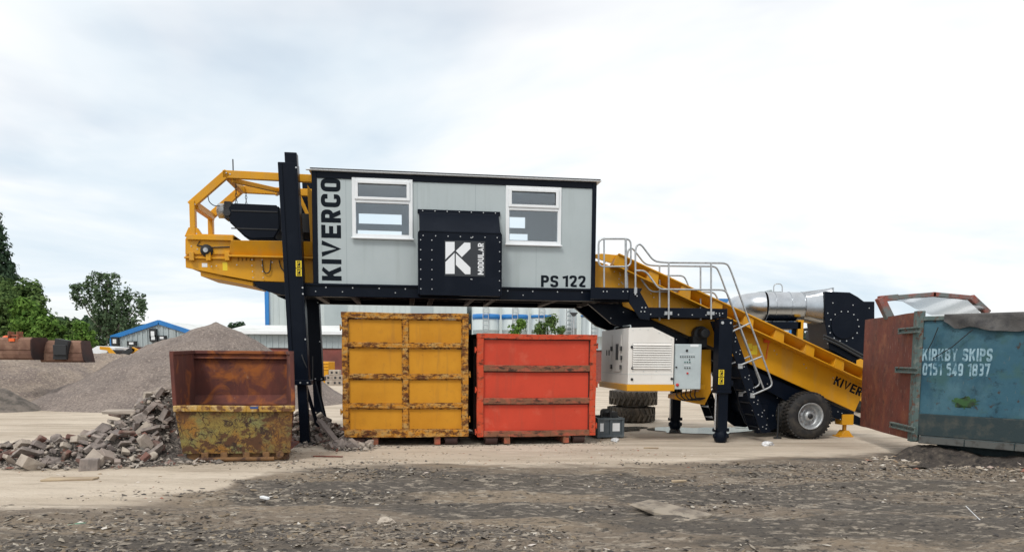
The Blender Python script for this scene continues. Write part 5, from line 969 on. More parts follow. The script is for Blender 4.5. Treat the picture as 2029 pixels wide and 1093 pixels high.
BUMPS = [(*ground(352, 878)[:2], 1.0, .75, 1.0), (-5.95, 13.55, 1.0, .85, .9), (*ground(280, 900)[:2], .5, .7, .6), (*ground(205, 914)[:2], .3, .8, .5), (*ground(120, 917)[:2], .17, .85, .45), (*ground(40, 916)[:2], .15, .8, .45), (*ground(-60, 916)[:2], .14, .9, .5),
         (*ground(600, 868)[:2], .55, .55, .7), (*ground(645, 872)[:2], .3, .6, .55), (*ground(690, 888)[:2], .12, .6, .35)]
def rh(x, y): return sum(h*math.exp(-((x-a)/sx)**2-((y-b)/sy)**2) for a, b, h, sx, sy in BUMPS)
def mound(name, x0, x1, y0, y1, label):
    n = 90; m_ = 60; X, Y = np.meshgrid(np.linspace(x0, x1, n), np.linspace(y0, y1, m_)); Z = np.zeros_like(X)
    for a, b, h, sx, sy in BUMPS: Z += h*np.exp(-((X-a)/sx)**2-((Y-b)/sy)**2)
    Z = Z*.86-.06+(fbm(X*7, Y*7, 3, 3)-.5)*.12; ix = np.arange(n*m_).reshape(m_, n); Qd = np.stack([ix[:-1, :-1], ix[:-1, 1:], ix[1:, 1:], ix[1:, :-1]], -1).reshape(-1, 4)
    o = link(name, np_mesh(name, np.stack([X, Y, Z], -1).reshape(-1, 3), Qd, M_small, True)); tag(o, label, 'rubble', kind='stuff')
mound('rubble_fines', -9.5, -5.15, 10.6, 15.4, 'small grey rubble filling the heap left of the skip'); mound('rubble_fines', -4.75, -2.6, 13.2, 16.2, 'small grey rubble around the foot of the left tower leg')
G_L, G_R = 'rubble chunks left of the rusty skip', 'rubble chunks at the foot of the tower leg'
rnd = random.Random(21); placed = []
def in_skip(x, y):
    d = Vector((x, y, 0))-FS.o; u = d.x*FS.c+d.y*FS.s; v = -d.x*FS.s+d.y*FS.c; return -.22 < u < 2.15 and -.2 < v < 1.8
def in_yc(x, y):
    d = Vector((x, y, 0))-FY.o; u = d.x*FY.c+d.y*FY.s; v = -d.x*FY.s+d.y*FY.c; return u > -.1 and v > -.05
def put(me, x, y, z, s_, grp, side):
    o = bpy.data.objects.new('rubble_chunk' if me not in bricks else 'brick', me); COL.objects.link(o); o.location = (x, y, z); flat = .55
    o.rotation_euler = (rnd.gauss(0, flat), rnd.gauss(0, flat), rnd.uniform(0, 6.28)); o.scale = (s_*rnd.uniform(.85, 1.25), s_*rnd.uniform(.85, 1.2), s_*rnd.uniform(.8, 1.2))
    w = 'reddish brick' if me in bricks else ('pale mortared lump' if me.materials[0] == M_pale else 'grey broken concrete chunk')
    tag(o, w+(' among the rubble heaped left of the rusty skip' if side == 'l' else ' in the small rubble pile at the tower foot'), 'brick' if me in bricks else 'rubble', grp+' '+w)
cnt = 0; tries = 0
while cnt < 285 and tries < 16000:
    tries += 1; x = rnd.uniform(-9.3, -5.0); y = rnd.uniform(10.75, 14.9); h = rh(x, y)
    if h < .07 or in_skip(x, y) or in_skip(x+.22, y) or y > 14.6: continue
    big = rnd.random(); s_ = .42+.75*big**3
    if any((x-a)**2+(y-b)**2+(h-c)**2 < ((s_+q)*.07)**2 for a, b, c, q in placed): continue
    me = rnd.choice(bricks) if rnd.random() < .12 else rnd.choice(kinds[:10] if rnd.random() < .66 else kinds[10:]); put(me, x, y, h*.9+.02, s_ if me not in bricks else rnd.uniform(.9, 1.1), G_L, 'l'); placed.append((x, y, h, s_)); cnt += 1
cnt = 0; tries = 0
while cnt < 85 and tries < 6000:
    tries += 1; x = rnd.uniform(-4.7, -2.7); y = rnd.uniform(13.4, 15.8); h = rh(x, y)
    if h < .05 or in_skip(x, y) or in_yc(x, y): continue
    s_ = .4+.6*rnd.random()**2
    if any((x-a)**2+(y-b)**2+(h-c)**2 < ((s_+q)*.07)**2 for a, b, c, q in placed): continue
    me = rnd.choice(bricks) if rnd.random() < .18 else rnd.choice(kinds[:10] if rnd.random() < .7 else kinds[10:]); put(me, x, y, h*.9+.0, s_ if me not in bricks else .8, G_R, 'r'); placed.append((x, y, h, s_)); cnt += 1
# a few that stand out
def special(me, px, py, dz, s_, rot, lab, cat, name):
    c = ground(px, py); q = me.copy(); o = bpy.data.objects.new(name, q); COL.objects.link(o); h = rh(c[0], c[1]); 
    o.location = (c[0], c[1], h*.95+dz); o.rotation_euler = [radians(a) for a in rot]; o.scale = s_; tag(o, lab, cat)
special(kinds[17], 245, 902, .12, (1.3, 1.1, .7), (4, 0, 6), 'large pale flat slab on top of the rubble heap', 'rubble', 'concrete_slab')
special(bricks[0], 236, 898, .2, (1.3, 1.2, 1.1), (5, 8, -12), 'red brick lying on the pale slab in the rubble', 'brick', 'brick')
special(bricks[1], 168, 905, .13, (1.5, 1.2, 1.1), (8, -12, 12), 'dark red brick tilted on the crest of the rubble left of the pale slab', 'brick', 'brick')
special(kinds[4], 178, 930, .06, (.9, 1.3, 1.5), (0, 4, 20), 'square grey concrete block at the front of the rubble', 'rubble', 'concrete_block')
special(kinds[16], 62, 930, .06, (1, .9, 1), (10, 30, 60), 'biggest pale boulder at the left front of the rubble', 'rubble', 'boulder')
me = hull(5, .05, .3, .035, 18, .9); me.materials.append(M_conc); special(me, 655, 885, .2, (1.3, 1.5, 1), (35, 0, 50), 'long grey kerb stone leaning on the rubble by the tower leg', 'rubble', 'kerb_stone')

# loose fines on the dirt and along the foot of the blue container
def scatter(name, n, fn, mt, label, smin, smax, flat=.35, hf=None, spread=pi):
    P = fn(n*4); P = P[:n]; n = len(P); Zg = (hf or gheight)(P[:, 0], P[:, 1])
    base = np.array([(1, 0, 0), (-.1, .8, 0), (-1, -.1, 0), (.1, -.8, 0), (.1, .05, 1), (0, 0, -.6)]); fc = np.array([(0, 1, 4), (1, 2, 4), (2, 3, 4), (3, 0, 4), (1, 0, 5), (2, 1, 5), (3, 2, 5), (0, 3, 5)])
    s = smin*(smax/smin)**(RNG.random(n)**2.2); asp = RNG.uniform(.25, 1, n); a = RNG.uniform(-spread, spread, n)
    V = base[None]*np.stack([s, s*asp, s*flat*RNG.uniform(.4, 1.2, n)], -1)[:, None, :]*RNG.uniform(.6, 1.3, (n, 6, 1))
    ca, sa = np.cos(a)[:, None], np.sin(a)[:, None]; tl = RNG.normal(0, .25, (n, 1)); x, y, z = V[..., 0], V[..., 1], V[..., 2]; z = z+x*tl
    V = np.stack([x*ca-y*sa+P[:, :1], x*sa+y*ca+P[:, 1:2], z+Zg[:, None]+(s*.05)[:, None]], -1).reshape(-1, 3); Qd = (fc[None]+np.arange(n)[:, None, None]*6).reshape(-1, 3)
    tag(link(name, np_mesh(name, V, Qd, mt)), label, 'debris', kind='stuff')
def on_dirt(n):
    y = 6.3+6.6*RNG.random(n*3)**1.15; x = RNG.uniform(-8.5, 10, n*3); w = fbm(x*.45, y*1.6, 4, 44); d = dirt(x, y); k = (RNG.random(n*3) < d*sstep(.36, .66, w)) & (np.abs(x) < y*.78+.5); return np.stack([x, y], -1)[k]
def on_pale(n):
    y = RNG.uniform(9, 17, n*2); x = RNG.uniform(-9, 9, n*2); w = fbm(x*.6, y*1.2, 4, 14); d = dirt(x, y); k = (RNG.random(n*2) < (1-d)*sstep(.45, .7, w)); return np.stack([x, y], -1)[k]
def by_blue(n):
    t = RNG.random(n*2); u = RNG.uniform(-.6, 4.6, n*2); v = -.05-np.abs(RNG.normal(0, .55, n*2)); x = FB.o[0]+u*FB.c-v*FB.s; y = FB.o[1]+u*FB.s+v*FB.c; return np.stack([x, y], -1)
def isl(name, stops): return mat(name, stops[0], [dict(kind='island', col=c, lo=p, hi=p+.02) for p, c in stops[1:]], rough=.9)
M_deb = isl('mixed_debris', [(.085, .075, .065), (.26, (.14, .12, .1)), (.46, (.045, .04, .038)), (.6, (.2, .155, .105)), (.76, (.27, .235, .19)), (.91, (.4, .36, .3)), (.975, (.58, .55, .5)), (.993, (.3, .1, .06))])
M_deb2 = isl('pale_debris', [(.2, .17, .14), (.35, (.38, .32, .25)), (.6, (.28, .2, .13)), (.75, (.55, .5, .44)), (.92, (.3, .13, .09))])
scatter('dirt_debris', 42000, on_dirt, M_deb, 'chips and splinters strewn over the dark foreground dirt', .005, .06, .25)
scatter('yard_grit', 2500, on_pale, M_deb2, 'scattered grit and flakes on the pale yard', .008, .045)
scatter('waste_scraps', 1500, by_blue, M_deb2, 'pale scraps littering the foot of the blue container', .015, .11)

def rhv(x, y): return sum(h*np.exp(-((x-a)/sx)**2-((y-b)/sy)**2) for a, b, h, sx, sy in BUMPS)*.9
def on_rubble(n):
    x = RNG.uniform(-9.4, -2.6, n*4); y = RNG.uniform(10.6, 15.9, n*4); h = rhv(x, y); dx, dy = x-FS.o[0], y-FS.o[1]; u = dx*FS.c+dy*FS.s; v = -dx*FS.s+dy*FS.c; dx, dy = x-FY.o[0], y-FY.o[1]; u2 = dx*FY.c+dy*FY.s; v2 = -dx*FY.s+dy*FY.c
    return np.stack([x, y], -1)[(h > .015) & ~((u > -.25) & (u < 2.15) & (v > -.1) & (v < 1.75)) & ~((u2 > -.1) & (v2 > -.02))]
M_deb3 = isl('broken_bits', [(.19, .165, .145), (.3, (.28, .245, .21)), (.55, (.11, .1, .09)), (.7, (.38, .33, .28)), (.84, (.2, .09, .07)), (.93, (.47, .43, .38))])
scatter('rubble_bits', 5200, on_rubble, M_deb3, 'small broken bits filling the gaps of the rubble', .02, .085, .6, rhv)
def by_boxes(n):
    x = RNG.uniform(-5.8, 2.2, n*3); y = np.where(x < -3.6, 12.15, np.where(x < -.8, 14.55+(x+3.3)*.14, 14.9+(x+.7)*.2))+RNG.normal(0, .22, n*3)-.05; return np.stack([x, y], -1)
scatter('yard_scraps', 1500, by_boxes, M_deb, 'dirt and splinters gathered along the feet of the containers', .008, .05, .3)
# ================================================================== GRAVEL HEAPS
def gravel(name, c, h, RL, RR, RF, RB, seed, mt, label, flat=.1):
    na, nr = 160, 70; A, T = np.meshgrid(np.linspace(0, 2*pi, na, endpoint=False), np.linspace(0, 1, nr)); ca, sa = np.cos(A), np.sin(A)
    R_ = np.where(ca < 0, RL, RR)*ca**2+np.where(sa < 0, RF, RB)*sa**2; R_ = R_*(1+.12*(fbm(ca*2+5, sa*2+5, 3, seed)-.5)); X = c[0]+R_*T*ca; Y = c[1]+R_*T*sa
    Z = h*np.minimum(1-T, (1-flat)+.0*T)/(1-flat)*(1+.0*T); Z = Z-h*.1*np.exp(-((T-flat)/.06)**2)*.5
    Z = Z+(fbm(X*.9, Y*.9, 4, seed+2)-.5)*.22*sstep(0, .2, 1-T)*h/1.5+(fbm(X*5, Y*5, 3, seed+4)-.5)*.08*sstep(0, .15, 1-T)-.03*T
    ix = np.arange(na*nr).reshape(nr, na); Qd = np.stack([ix[:-1], np.roll(ix[:-1], -1, 1), np.roll(ix[1:], -1, 1), ix[1:]], -1).reshape(-1, 4)
    tag(link(name, np_mesh(name, np.stack([X, Y, Z], -1).reshape(-1, 3), Qd, mt, True)), label, 'gravel', kind='stuff')
gravel('gravel_heap', atY(428, 640, 27.5), 3.02, 6.6, 4.7, 5.2, 6, 3, M_gravel, 'tall grey gravel cone behind the rusty skip', .05)
gravel('gravel_heap', atY(15, 705, 30), 2.0, 6.5, 5.6, 6.6, 5, 7, M_gravel2, 'low sandy gravel mound at the left edge', .2)
gravel('gravel_heap', atY(215, 715, 34), 1.75, 5, 4.4, 5, 4, 9, M_gravel2, 'small pale gravel ridge behind the tall grey cone', .25)
gravel('gravel_heap', atY(-15, 800, 23), .75, 1.6, 1.5, 1, 1, 12, mat('dark_soil', (.17, .145, .125), [dict(col=(.09, .08, .07), scale=4, lo=.45, hi=.6)], rough=.95, bump=(12, .8, .05)), 'small dark soil heap low at the left edge', .2)

# ================================================================== BACKGROUND PLANT
def bucket(px0, px1, py, Y, lab, front):
    a, b = atY(px0, py, Y), atY(px1, py, Y); w = b.x-a.x; t = thing('excavator_bucket', lab, 'bucket', ((a.x+b.x)/2, Y, a.z), radians(-6 if not front else 8)); H = .72
    mb = MB(); outer = [(.3, .76), (-.36, .76), (-.45, .68), (-.47, .5), (-.46, .2), (-.42, .06), (-.3, 0), (.45, 0)]; inner = [(.45, .04), (-.28, .04), (-.37, .1), (-.41, .22), (-.42, .5), (-.4, .64), (-.33, .72), (.3, .72)]
    mb.prism(outer+inner, -w/2, w/2, 'u'); mb.box(-w/2, w/2, -.49, -.471, .34, .37)
    if front: mb.v = [(x*(1.06-.3*z), y+.25*z, z) for x, y, z in mb.v]
    mb.build('shell', M_rustbk, t, .006)
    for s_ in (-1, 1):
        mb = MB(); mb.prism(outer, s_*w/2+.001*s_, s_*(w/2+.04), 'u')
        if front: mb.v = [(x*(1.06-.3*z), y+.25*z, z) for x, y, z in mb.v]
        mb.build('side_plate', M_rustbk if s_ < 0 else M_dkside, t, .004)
    if front:
        mb = MB(); mb.prism([(-.2*w, .1), (.14*w, .1), (.2*w, .75), (-.12*w, .82)], -.53, -.25, 'v'); mb.box(-.16*w, .16*w, -.6, -.53, .25, .6); mb.build('mounting_bracket', M_dark, t, .01)
    else:
        mb = MB()
        for x in (-.15*w, .1*w): mb.box(x, x+.05, -.46, -.2, .3, .95)
        mb.cyl((-.15*w, -.36, .82), (.1*w+.05, -.36, .82), .035, 8); mb.build('mounting_lug', M_rbar, t, .006)
        mb = MB(); mb.box(-.1*w, .06*w, -.5, -.42, .62, .72); mb.build('red_pin_guard', M_orange, t)
bucket(12, 84, 712, 25.5, 'brown rusty excavator bucket with two lugs on the gravel mound', False); bucket(98, 171, 717, 26, 'rusty excavator bucket with black mounting bracket beside the first one', True)
a = atY(-60, 704, 36); vn = thing('white_van', 'white vehicle with orange roof beacon cut off by the left edge', 'van', (a.x, 36, 0)); b = atY(13, 680, 36); w = b.x-a.x
mb = MB(); mb.prism([(0, .5), (w, .5), (w, 1.4), (w-.25, 2.35), (0, 2.4)], 0, 1.8); mb.build('body', M_white, vn, .05); mb = MB(); mb.prism([(w-.95, 1.55), (w-.12, 1.5), (w-.3, 2.15), (w-.95, 2.2)], -.01, -.001); mb.build('window', M_dark, vn); mb = MB(); mb.lathe((w-.6, .9, 2.4), (0, 0, 1), [(0, .2), (.1, .2), (.2, .15), (.24, .05)], 14); mb.build('beacon', M_orange, vn)
for x in (.4, w-.6): MB().lathe((x, -.02, .4), (0, 1, 0), [(0, .2), (.02, .38), (.2, .4), (.22, .3)], 20).build('wheel', M_tyre, vn)
FP = Fr((0, 38), 0)
t = thing('flatbed_trailer', 'white low trailer with dark ramp among plant behind the gravel', 'trailer', (0, 38, 0)); mb = MB(); mb.prism(FP.poly([(178, 700), (180, 692), (192, 685), (228, 688), (228, 703), (178, 704)], 0), 0, 1.8); mb.box(FP.P(186, 0, 0).x, FP.P(198, 0, 0).x, -.01, -.001, FP.P(0, 700, 0).z, FP.P(0, 692, 0).z, 1); mb.build('deck', [M_white, M_dark], t, .02)
mb = MB(); mb.prism(FP.poly([(205, 708), (228, 692), (236, 694), (236, 705), (215, 712)], 0), -.4, .8); mb.build('ramp', M_dark, t, .01); mb = MB(); mb.prism(FP.poly([(208, 686), (226, 687), (240, 702), (232, 706), (222, 694), (208, 692)], 0), -.5, -.41); mb.build('yellow_arm', M_yel, t, .01)
for px in (185, 218): q = FP.P(px, 712, 0); MB().lathe((q.x, -.05, .45), (0, 1, 0), [(0, .2), (.02, .42), (.25, .45), (.27, .3)], 20).build('wheel', M_tyre, t)
t = thing('yellow_skip_loader', 'yellow skip with raised arms beside the gravel cone', 'skip', (0, 38, 0)); mb = MB(); mb.prism(FP.poly([(262, 698), (289, 700), (286, 714), (264, 714)], 0), 0, 1.6); mb.build('skip_body', M_yel, t, .02)
q0 = FP.P(262, 714, 0).z; mb = MB(); mb.box(FP.P(264, 0, 0).x, FP.P(286, 0, 0).x, .1, 1.5, 0, q0-.01); mb.build('stand', M_dark, t)
for a, b in (((262, 690), (287, 702)), ((266, 690), (262, 700))): MB().bar(FP.P(*a, -.1), FP.P(*b, -.1), .14, .18).build('arm', M_yel, t, .01)
MB().bar(FP.P(230, 712, -.2), FP.P(262, 692, -.2), .2, .25).build('boom', M_dark, t, .01)
FQ = Fr((0, 45), 0)
t = thing('yellow_waste_skip', 'small yellow skip on the yard behind the left tower', 'skip', (0, 45, 0)); mb = MB(); p = FQ.poly([(622, 716), (651, 716), (651, 732), (646, 762), (627, 762), (622, 732)], 0); mb.prism(p, 0, 1.6)
for y in (719, 725, 731): a = FQ.P(622, y, 0); b = FQ.P(651.5, y, 0); mb.box(a.x, b.x, -.05, -.001, a.z-.04, a.z+.04)
mb.build('skip_body', M_yel, t, .02); mb = MB(); mb.prism([(p[4][0], .05), (p[3][0], .05), (p[3][0]+.05, p[3][1]+.0), (p[4][0]-.05, p[3][1])], .1, 1.5); mb.build('foot', M_dark, t)
rnd = random.Random(5)
for i, (px, py, l_) in enumerate([(655, 752, 'lower left'), (668, 753, 'lower right'), (655, 742, 'middle left'), (669, 743, 'middle right'), (662, 732, 'top')]):
    q = atY(px, py, 44); mb = MB(); mb.box(-.32, .32, 0, .6, 0, .3); mb.box(-.2, -.08, -.01, -.001, .08, .2, 1); mb.box(.08, .2, -.01, -.001, .08, .2, 1); o = mb.build('concrete_block', [M_pale, M_dark], None, .02); o.location = (q.x, 44, (0, 0, .305, .305, .61)[i]); o.rotation_euler = (0, 0, rnd.uniform(-.1, .1)); tag(o, f'{l_} grey block of the block stack beside the far yellow skip', 'block', 'blocks stacked by the far skip')

# buildings
def ribs(mb, x0, x1, z0, z1, y, step, m=0):
    for x in np.arange(x0+step, x1-.05, step): mb.box(x-.05, x+.05, y-.045, y-.001, z0, z1, m)
FG = Fr((0, 60), 0)
gbd = thing('gable_building', 'pale corrugated gable building with blue roof edge beyond the gravel', 'building', (0, 60, 0))
eL, ap, eR = FG.at(222, 670, 0), FG.at(316, 639, 0), FG.at(378, 659, 0)
mb = MB(); mb.prism([(eL[0], 0), (eR[0]+1, 0), (eR[0]+1, eR[1]-.2), eR, ap, eL], 0, 14)
for x in np.arange(eL[0]+.3, eR[0], .42):
    zt_ = np.interp(x, [eL[0], ap[0], eR[0]], [eL[1], ap[1], eR[1]]); mb.box(x-.07, x+.07, -.06, -.001, 0, zt_-.2)
wl = mb.build('wall', M_cladg, gbd)
mb = MB(); 
for a, b in ((eL, ap), (ap, eR)): mb.bar((a[0], -.1, a[1]+.05), (b[0], -.1, b[1]+.05), .2, .34); mb.hexa([(a[0], 0, a[1]+.01), (b[0], 0, b[1]+.01), (b[0], 14, b[1]+.01), (a[0], 14, a[1]+.01), (a[0], 0, a[1]+.16), (b[0], 0, b[1]+.16), (b[0], 14, b[1]+.16), (a[0], 14, a[1]+.16)], 1)
mb.box(eL[0]-.12, eL[0]+.2, -.12, -.061, 0, eL[1]); mb.build('roof', [M_trim, M_roofw], gbd)
for px, py, w, h in ((306, 661, .28, .4), (307, 670, .3, .25), (231, 676, .28, .35), (324, 669, .3, .18), (264, 680, .35, .18)):
    q = FG.P(px, py, 0); mb = MB(); mb.box(q.x-w, q.x+w, -.3, -.062, q.z-h, q.z+h, 0); mb.box(q.x-w*.5, q.x+w*.5, -.33, -.301, q.z-h*.5, q.z+h*.5, 1); mb.build('wall_unit', [M_dark, M_white], gbd)
q = FG.P(343, 665, 0); MB().box(q.x-.25, q.x+.25, -.1, -.062, q.z-.6, q.z+.5).build('window', M_tank, gbd)
FW = Fr((0, 50), 0)
def brick(px0, px1, Y, py, lab):
    a, b = atY(px0, py, Y), atY(px1, py, Y); t = thing('brick_wall', lab, 'wall', (0, Y, 0)); mb = MB(); mb.box(a.x, b.x, 0, .3, 0, a.z); mb.build('brickwork', M_dkbr, t); mb = MB(); mb.box(a.x-.05, b.x+.05, -.04, .34, a.z+.001, a.z+.07); mb.build('coping', M_dkside, t)
brick(440, 1215, 50, 690, 'long red brick wall across the back of the yard'); brick(165, 352, 55, 688, 'dark red brick wall in front of the gable building')
FLb = Fr((0, 56), 0)
lb = thing('low_shed', 'long low grey shed with white roof behind the red brick wall', 'building', (0, 56, 0))
a, b = FLb.at(455, 660, 0), FLb.at(906, 660, 0); zt_ = FLb.at(600, 648, 3)[1]
mb = MB(); mb.box(a[0], b[0], 0, 8, 0, a[1]); ribs(mb, a[0], b[0], 0, a[1], 0, .45); mb.build('wall', M_cladg, lb)
mb = MB(); mb.hexa([(a[0]-.2, -.4, a[1]+.002), (b[0]+.2, -.4, a[1]+.002), (b[0]+.2, 4, zt_), (a[0]-.2, 4, zt_), (a[0]-.2, -.4, a[1]+.18), (b[0]+.2, -.4, a[1]+.18), (b[0]+.2, 4, zt_+.18), (a[0]-.2, 4, zt_+.18)]); mb.box(a[0]-.2, b[0]+.2, -.5, -.401, a[1]-.05, a[1]+.16, 1); mb.build('roof', [M_roofw, M_white], lb)
FBg = Fr((0, 78), 0)
def shed(px0, px1, py, lab, blocks):
    t = thing('warehouse', lab, 'building', (0, 78, 0)); a = FBg.at(px0, py, 0); b = FBg.at(px1, py, 0); mb = MB(); mb.box(a[0], b[0], 0, 20, 0, a[1]); ribs(mb, a[0], b[0], 0, a[1], 0, .6)
    for x in np.arange(a[0]+6, b[0]-3, 9): mb.box(x, x+2.4, -.06, -.046, 2.5, a[1]-1.5, 1)
    mb.build('wall', [M_clad, M_cladg], t)
    mb = MB(); mb.box(a[0]-.15, b[0]+.15, -.25, -.061, a[1]-.15, a[1]+.2); x = a[0]-.15 if blocks == 0 else b[0]-.25; mb.box(x, x+.4, -.25, -.061, 0, a[1]-.151); mb.build('trim', M_trim, t)
    mb = MB(); mb.box(a[0], b[0], 0, 20, a[1]+.001, a[1]+.1); mb.build('roof', M_roofw, t); return t, a
shed(528, 925, 562, 'big pale warehouse with blue corner trim behind the left tower', 0)
bb, a = shed(935, 1570, 592, 'lower pale warehouse with blue roof edge behind the handrails', 1)
for px0, px1, py in ((1505, 1549, 577), (1523, 1530, 574)):
    q0, q1 = FBg.P(px0, 592, 2), FBg.P(px1, py, 2); MB().box(q0.x, q1.x, 2 if px0 < 1510 else 1.9, 4, a[1]+.101, q1.z).build('roof_unit', M_tank, bb, .05)
MB().tube(rounded([FBg.P(1533, 592, 1.5), FBg.P(1533, 562, 1.5), FBg.P(1550, 562, 1.5), FBg.P(1550, 592, 1.5)], .4), .06).build('roof_pipe', M_galv, bb)
FT = Fr((0, 62), 0)
def tank(px0, px1, ytop, band, lab, mt=M_clad, Y=62):
    f = Fr((0, Y), 0); q0, q1 = f.P(px0, ytop, 0), f.P(px1, ytop, 0); r = (q1.x-q0.x)/2; H = q0.z; t = thing('storage_tank', lab, 'tank', ((q0.x+q1.x)/2, Y+r, 0))
    mb = MB(); mb.lathe((0, 0, 0), (0, 0, 1), [(0, r), (H*.33, r), (H*.333, r+.03), (H*.345, r+.03), (H*.35, r), (H*.66, r), (H*.665, r+.03), (H*.675, r+.03), (H*.68, r), (H, r), (H+r*.35, r*.5), (H+r*.4, .01)], 28); mb.build('shell', mt, t)
    if band: z0, z1 = f.P(px0, band[1], 0).z, f.P(px0, band[0], 0).z; mb = MB(); mb.lathe((0, 0, 0), (0, 0, 1), [(z0, r+.02), (z0+.01, r+.06), (z1-.01, r+.06), (z1, r+.02)], 28); mb.build('band', M_trim, t)
    mb = MB(); mb.box(-.25, -.2, -r-.15, -r-.1, 0, H); mb.box(.2, .25, -r-.15, -r-.1, 0, H)
    for z in np.arange(.3, H, .35): mb.box(-.2, .2, -r-.145, -r-.105, z, z+.05)
    mb.build('ladder', M_galv, t)
tank(936, 989, 606, (621, 631), 'white storage tank with blue band, leftmost behind the red container'); tank(995, 1046, 606, (622, 631), 'white storage tank with blue band, second from the left'); tank(1054, 1092, 606, (623, 629), 'white storage tank partly hidden by the green bushes')
tank(1110, 1145, 600, None, 'tall plain grey storage tank right of the bushes', M_tank, 60); tank(1154, 1200, 623, (623, 626), 'grey storage tank with thin blue top rim left of the generator', M_tank, 58)
q = atY(1137, 626, 54); t = thing('floodlight_pole', 'thin pole with a small floodlight before the grey tanks', 'pole', (q.x, 54, 0)); MB().cyl((0, 0, 0), (0, 0, q.z), .06, 8).build('pole', M_galv, t); mb = MB(); mb.prism([(-.3, q.z+.25), (.3, q.z+.25), (.1, q.z), (-.1, q.z)], -.15, .15); mb.build('lamp_head', M_dark, t)

# ================================================================== TREES
L_green = leafmat('leaf_green', (.05, .092, .036), (.15, .225, .075)); L_bright = leafmat('leaf_bright', (.05, .11, .024), (.17, .285, .065)); L_dark = leafmat('leaf_dark', (.032, .058, .038), (.075, .12, .07)); L_birch = leafmat('leaf_birch', (.06, .095, .055), (.14, .2, .11))
def tree(name, Y, blobs, dens, leaf, mt, label, trunk=None, droop=False, cat='tree', bark=M_bark, group=None, conifer=False):
    c0 = atY(trunk if trunk else blobs[0][0], 690, Y); t = thing(name, label, cat, (c0.x, Y, 0), 0, group); Vs = []
    k = Y/F; mx = 0
    for (px, py, rx, ry) in blobs:
        c = atY(px, py, Y); R3 = np.array([rx*k, max(.5, min(rx, ry)*k*.95), ry*k]); area = R3[0]*R3[2]; ncl = max(10, int(area*dens*1.0)); mx = max(mx, c.z)
        # clumps of leaves on and inside the blob
        d = RNG.normal(size=(ncl, 3)); d /= np.linalg.norm(d, axis=1)[:, None]; cc = np.array([c.x, Y, c.z])+d*R3*(RNG.random(ncl)[:, None]**.4)*.92
        for q, dd in zip(cc, d):
            m_ = int(RNG.integers(18, 36)); cr = RNG.uniform(.4, .8)*min(1., max(.35, leaf*3.2)); e = RNG.normal(size=(m_, 3)); e /= np.linalg.norm(e, axis=1)[:, None]; rr = RNG.random(m_)[:, None]**.5
            p = q+e*rr*cr*np.array([1, 1, .8])
            if droop and dd[2] < .5: p[:, 2] -= RNG.random(m_)**1.2*RNG.uniform(.3, 2.2); p[:, 0] = q[0]+(p[:, 0]-q[0])*.45
            nrm = e+dd*.6+RNG.normal(size=(m_, 3))*.35+np.array([0, 0, .35]); nrm /= np.linalg.norm(nrm, axis=1)[:, None]
            a = np.cross(nrm, RNG.normal(size=(m_, 3))); a /= np.linalg.norm(a, axis=1)[:, None]; b = np.cross(nrm, a); s = leaf*.8*RNG.uniform(.45, 1.2, m_)[:, None]
            Vs.append(np.stack([p-a*s, p+b*s*.55, p+a*s, p-b*s*.55], 1).reshape(-1, 3))
    V = np.concatenate(Vs); V[:, 0] -= c0.x; V[:, 1] -= Y; link('crown', np_mesh('crown', V, np.arange(len(V)).reshape(-1, 4), mt), t)
    mb = MB(); b0 = blobs[0]; top = atY(b0[0], b0[1], Y); tr = max(.08, (mx)*.022); mb.tube([(0, 0, 0), ((top.x-c0.x)*.3, 0, top.z*.4), (top.x-c0.x, 0, top.z+b0[3]*k*.5)], tr, 8, r2=tr*.25)
    for (px, py, rx, ry) in blobs[1:]: q = atY(px, py, Y); mb.tube([((top.x-c0.x)*.3, 0, top.z*.4), ((q.x-c0.x)*.6, .2, (q.z+top.z*.4)/2), (q.x-c0.x, .1, q.z)], tr*.5, 6, r2=tr*.12)
    mb.build('trunk', bark, t)
tree('conifer_tree', 75, [(-8, 500, 24, 62), (-2, 530, 30, 30), (-12, 450, 12, 34), (4, 550, 26, 24), (-14, 600, 36, 40)], 22, .3, L_dark, 'tall dark conifer cut off by the left edge', cat='tree')
tree('broadleaf_tree', 66, [(20, 590, 42, 36), (52, 585, 34, 32), (72, 606, 24, 26), (-10, 580, 30, 34), (40, 640, 50, 40)], 26, .26, L_green, 'dark green rounded tree behind the bright bushes')
tree('broadleaf_tree', 58, [(0, 620, 36, 52), (8, 590, 22, 26), (-20, 660, 40, 40)], 30, .24, L_green, 'leafy green tree at the left edge in front of the conifer')
tree('broadleaf_tree', 56, [(55, 625, 34, 38), (45, 600, 18, 20), (70, 655, 40, 34), (95, 650, 30, 30)], 32, .22, L_bright, 'bright green bushy tree above the first rusty bucket')
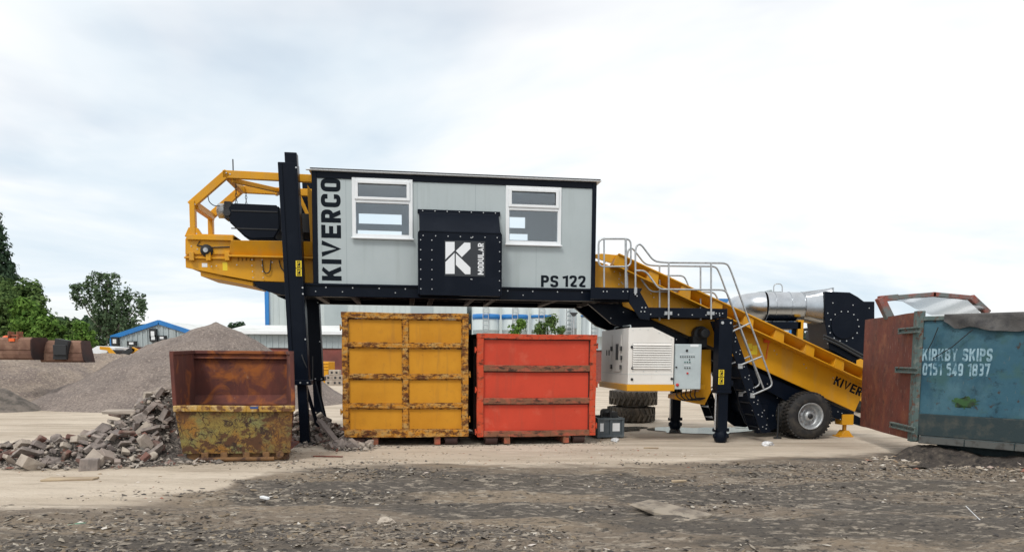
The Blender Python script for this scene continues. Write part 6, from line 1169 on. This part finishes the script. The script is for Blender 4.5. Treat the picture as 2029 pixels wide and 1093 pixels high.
tree('broadleaf_tree', 57, [(115, 652, 32, 28), (140, 660, 30, 26), (100, 672, 30, 22)], 32, .22, L_green, 'mid green bush above the second rusty bucket')
tree('broadleaf_tree', 54, [(163, 662, 22, 28), (172, 682, 14, 20), (150, 680, 24, 18)], 34, .2, L_bright, 'bright green bush at the right end of the hedge')
tree('birch_tree', 72, [(215, 570, 48, 32), (200, 555, 30, 18), (165, 580, 24, 20), (265, 600, 26, 22), (222, 610, 46, 34), (200, 645, 34, 34), (245, 640, 34, 34), (190, 675, 24, 24), (150, 572, 8, 8), (283, 590, 8, 8)], 17, .22, L_birch, 'weeping birch with drooping branches beside the gable building', trunk=208, droop=True, bark=M_birch)
tree('bush', 42, [(1025, 650, 17, 17), (1034, 640, 10, 10), (1018, 662, 16, 12)], 60, .12, L_bright, 'light green bush rising behind the red container, left one', cat='bush')
tree('bush', 41, [(1085, 646, 24, 18), (1095, 636, 18, 11), (1068, 652, 15, 13), (1108, 655, 14, 12)], 60, .12, L_green, 'darker green bush behind the red container, right one', cat='bush')
tree('broadleaf_tree', 95, [(462, 646, 9, 6), (478, 645, 9, 6), (470, 655, 22, 10)], 24, .25, L_dark, 'far tree top just showing over the gravel cone')
n_ = 9000; X_ = RNG.uniform(-150, 190, n_); H_ = 4.5+4*fbm(X_*.07, X_*0+3, 3, 5); Z_ = RNG.random(n_)**.8*H_; Y_ = 125+RNG.normal(0, 2, n_); sz_ = RNG.uniform(.5, 1.3, n_)
nn = RNG.normal(size=(n_, 3))+np.array([0, -.6, .4]); nn /= np.linalg.norm(nn, axis=1)[:, None]; aa = np.cross(nn, RNG.normal(size=(n_, 3))); aa /= np.linalg.norm(aa, axis=1)[:, None]; bb = np.cross(nn, aa); pp = np.stack([X_, Y_, Z_], -1); sz_ = sz_[:, None]
tag(link('distant_hedgerow', np_mesh('distant_hedgerow', np.stack([pp-aa*sz_, pp+bb*sz_*.6, pp+aa*sz_, pp-bb*sz_*.6], 1).reshape(-1, 3), np.arange(n_*4).reshape(-1, 4), L_dark)), 'dark distant hedgerow closing the yard at the horizon', 'hedge', kind='stuff')
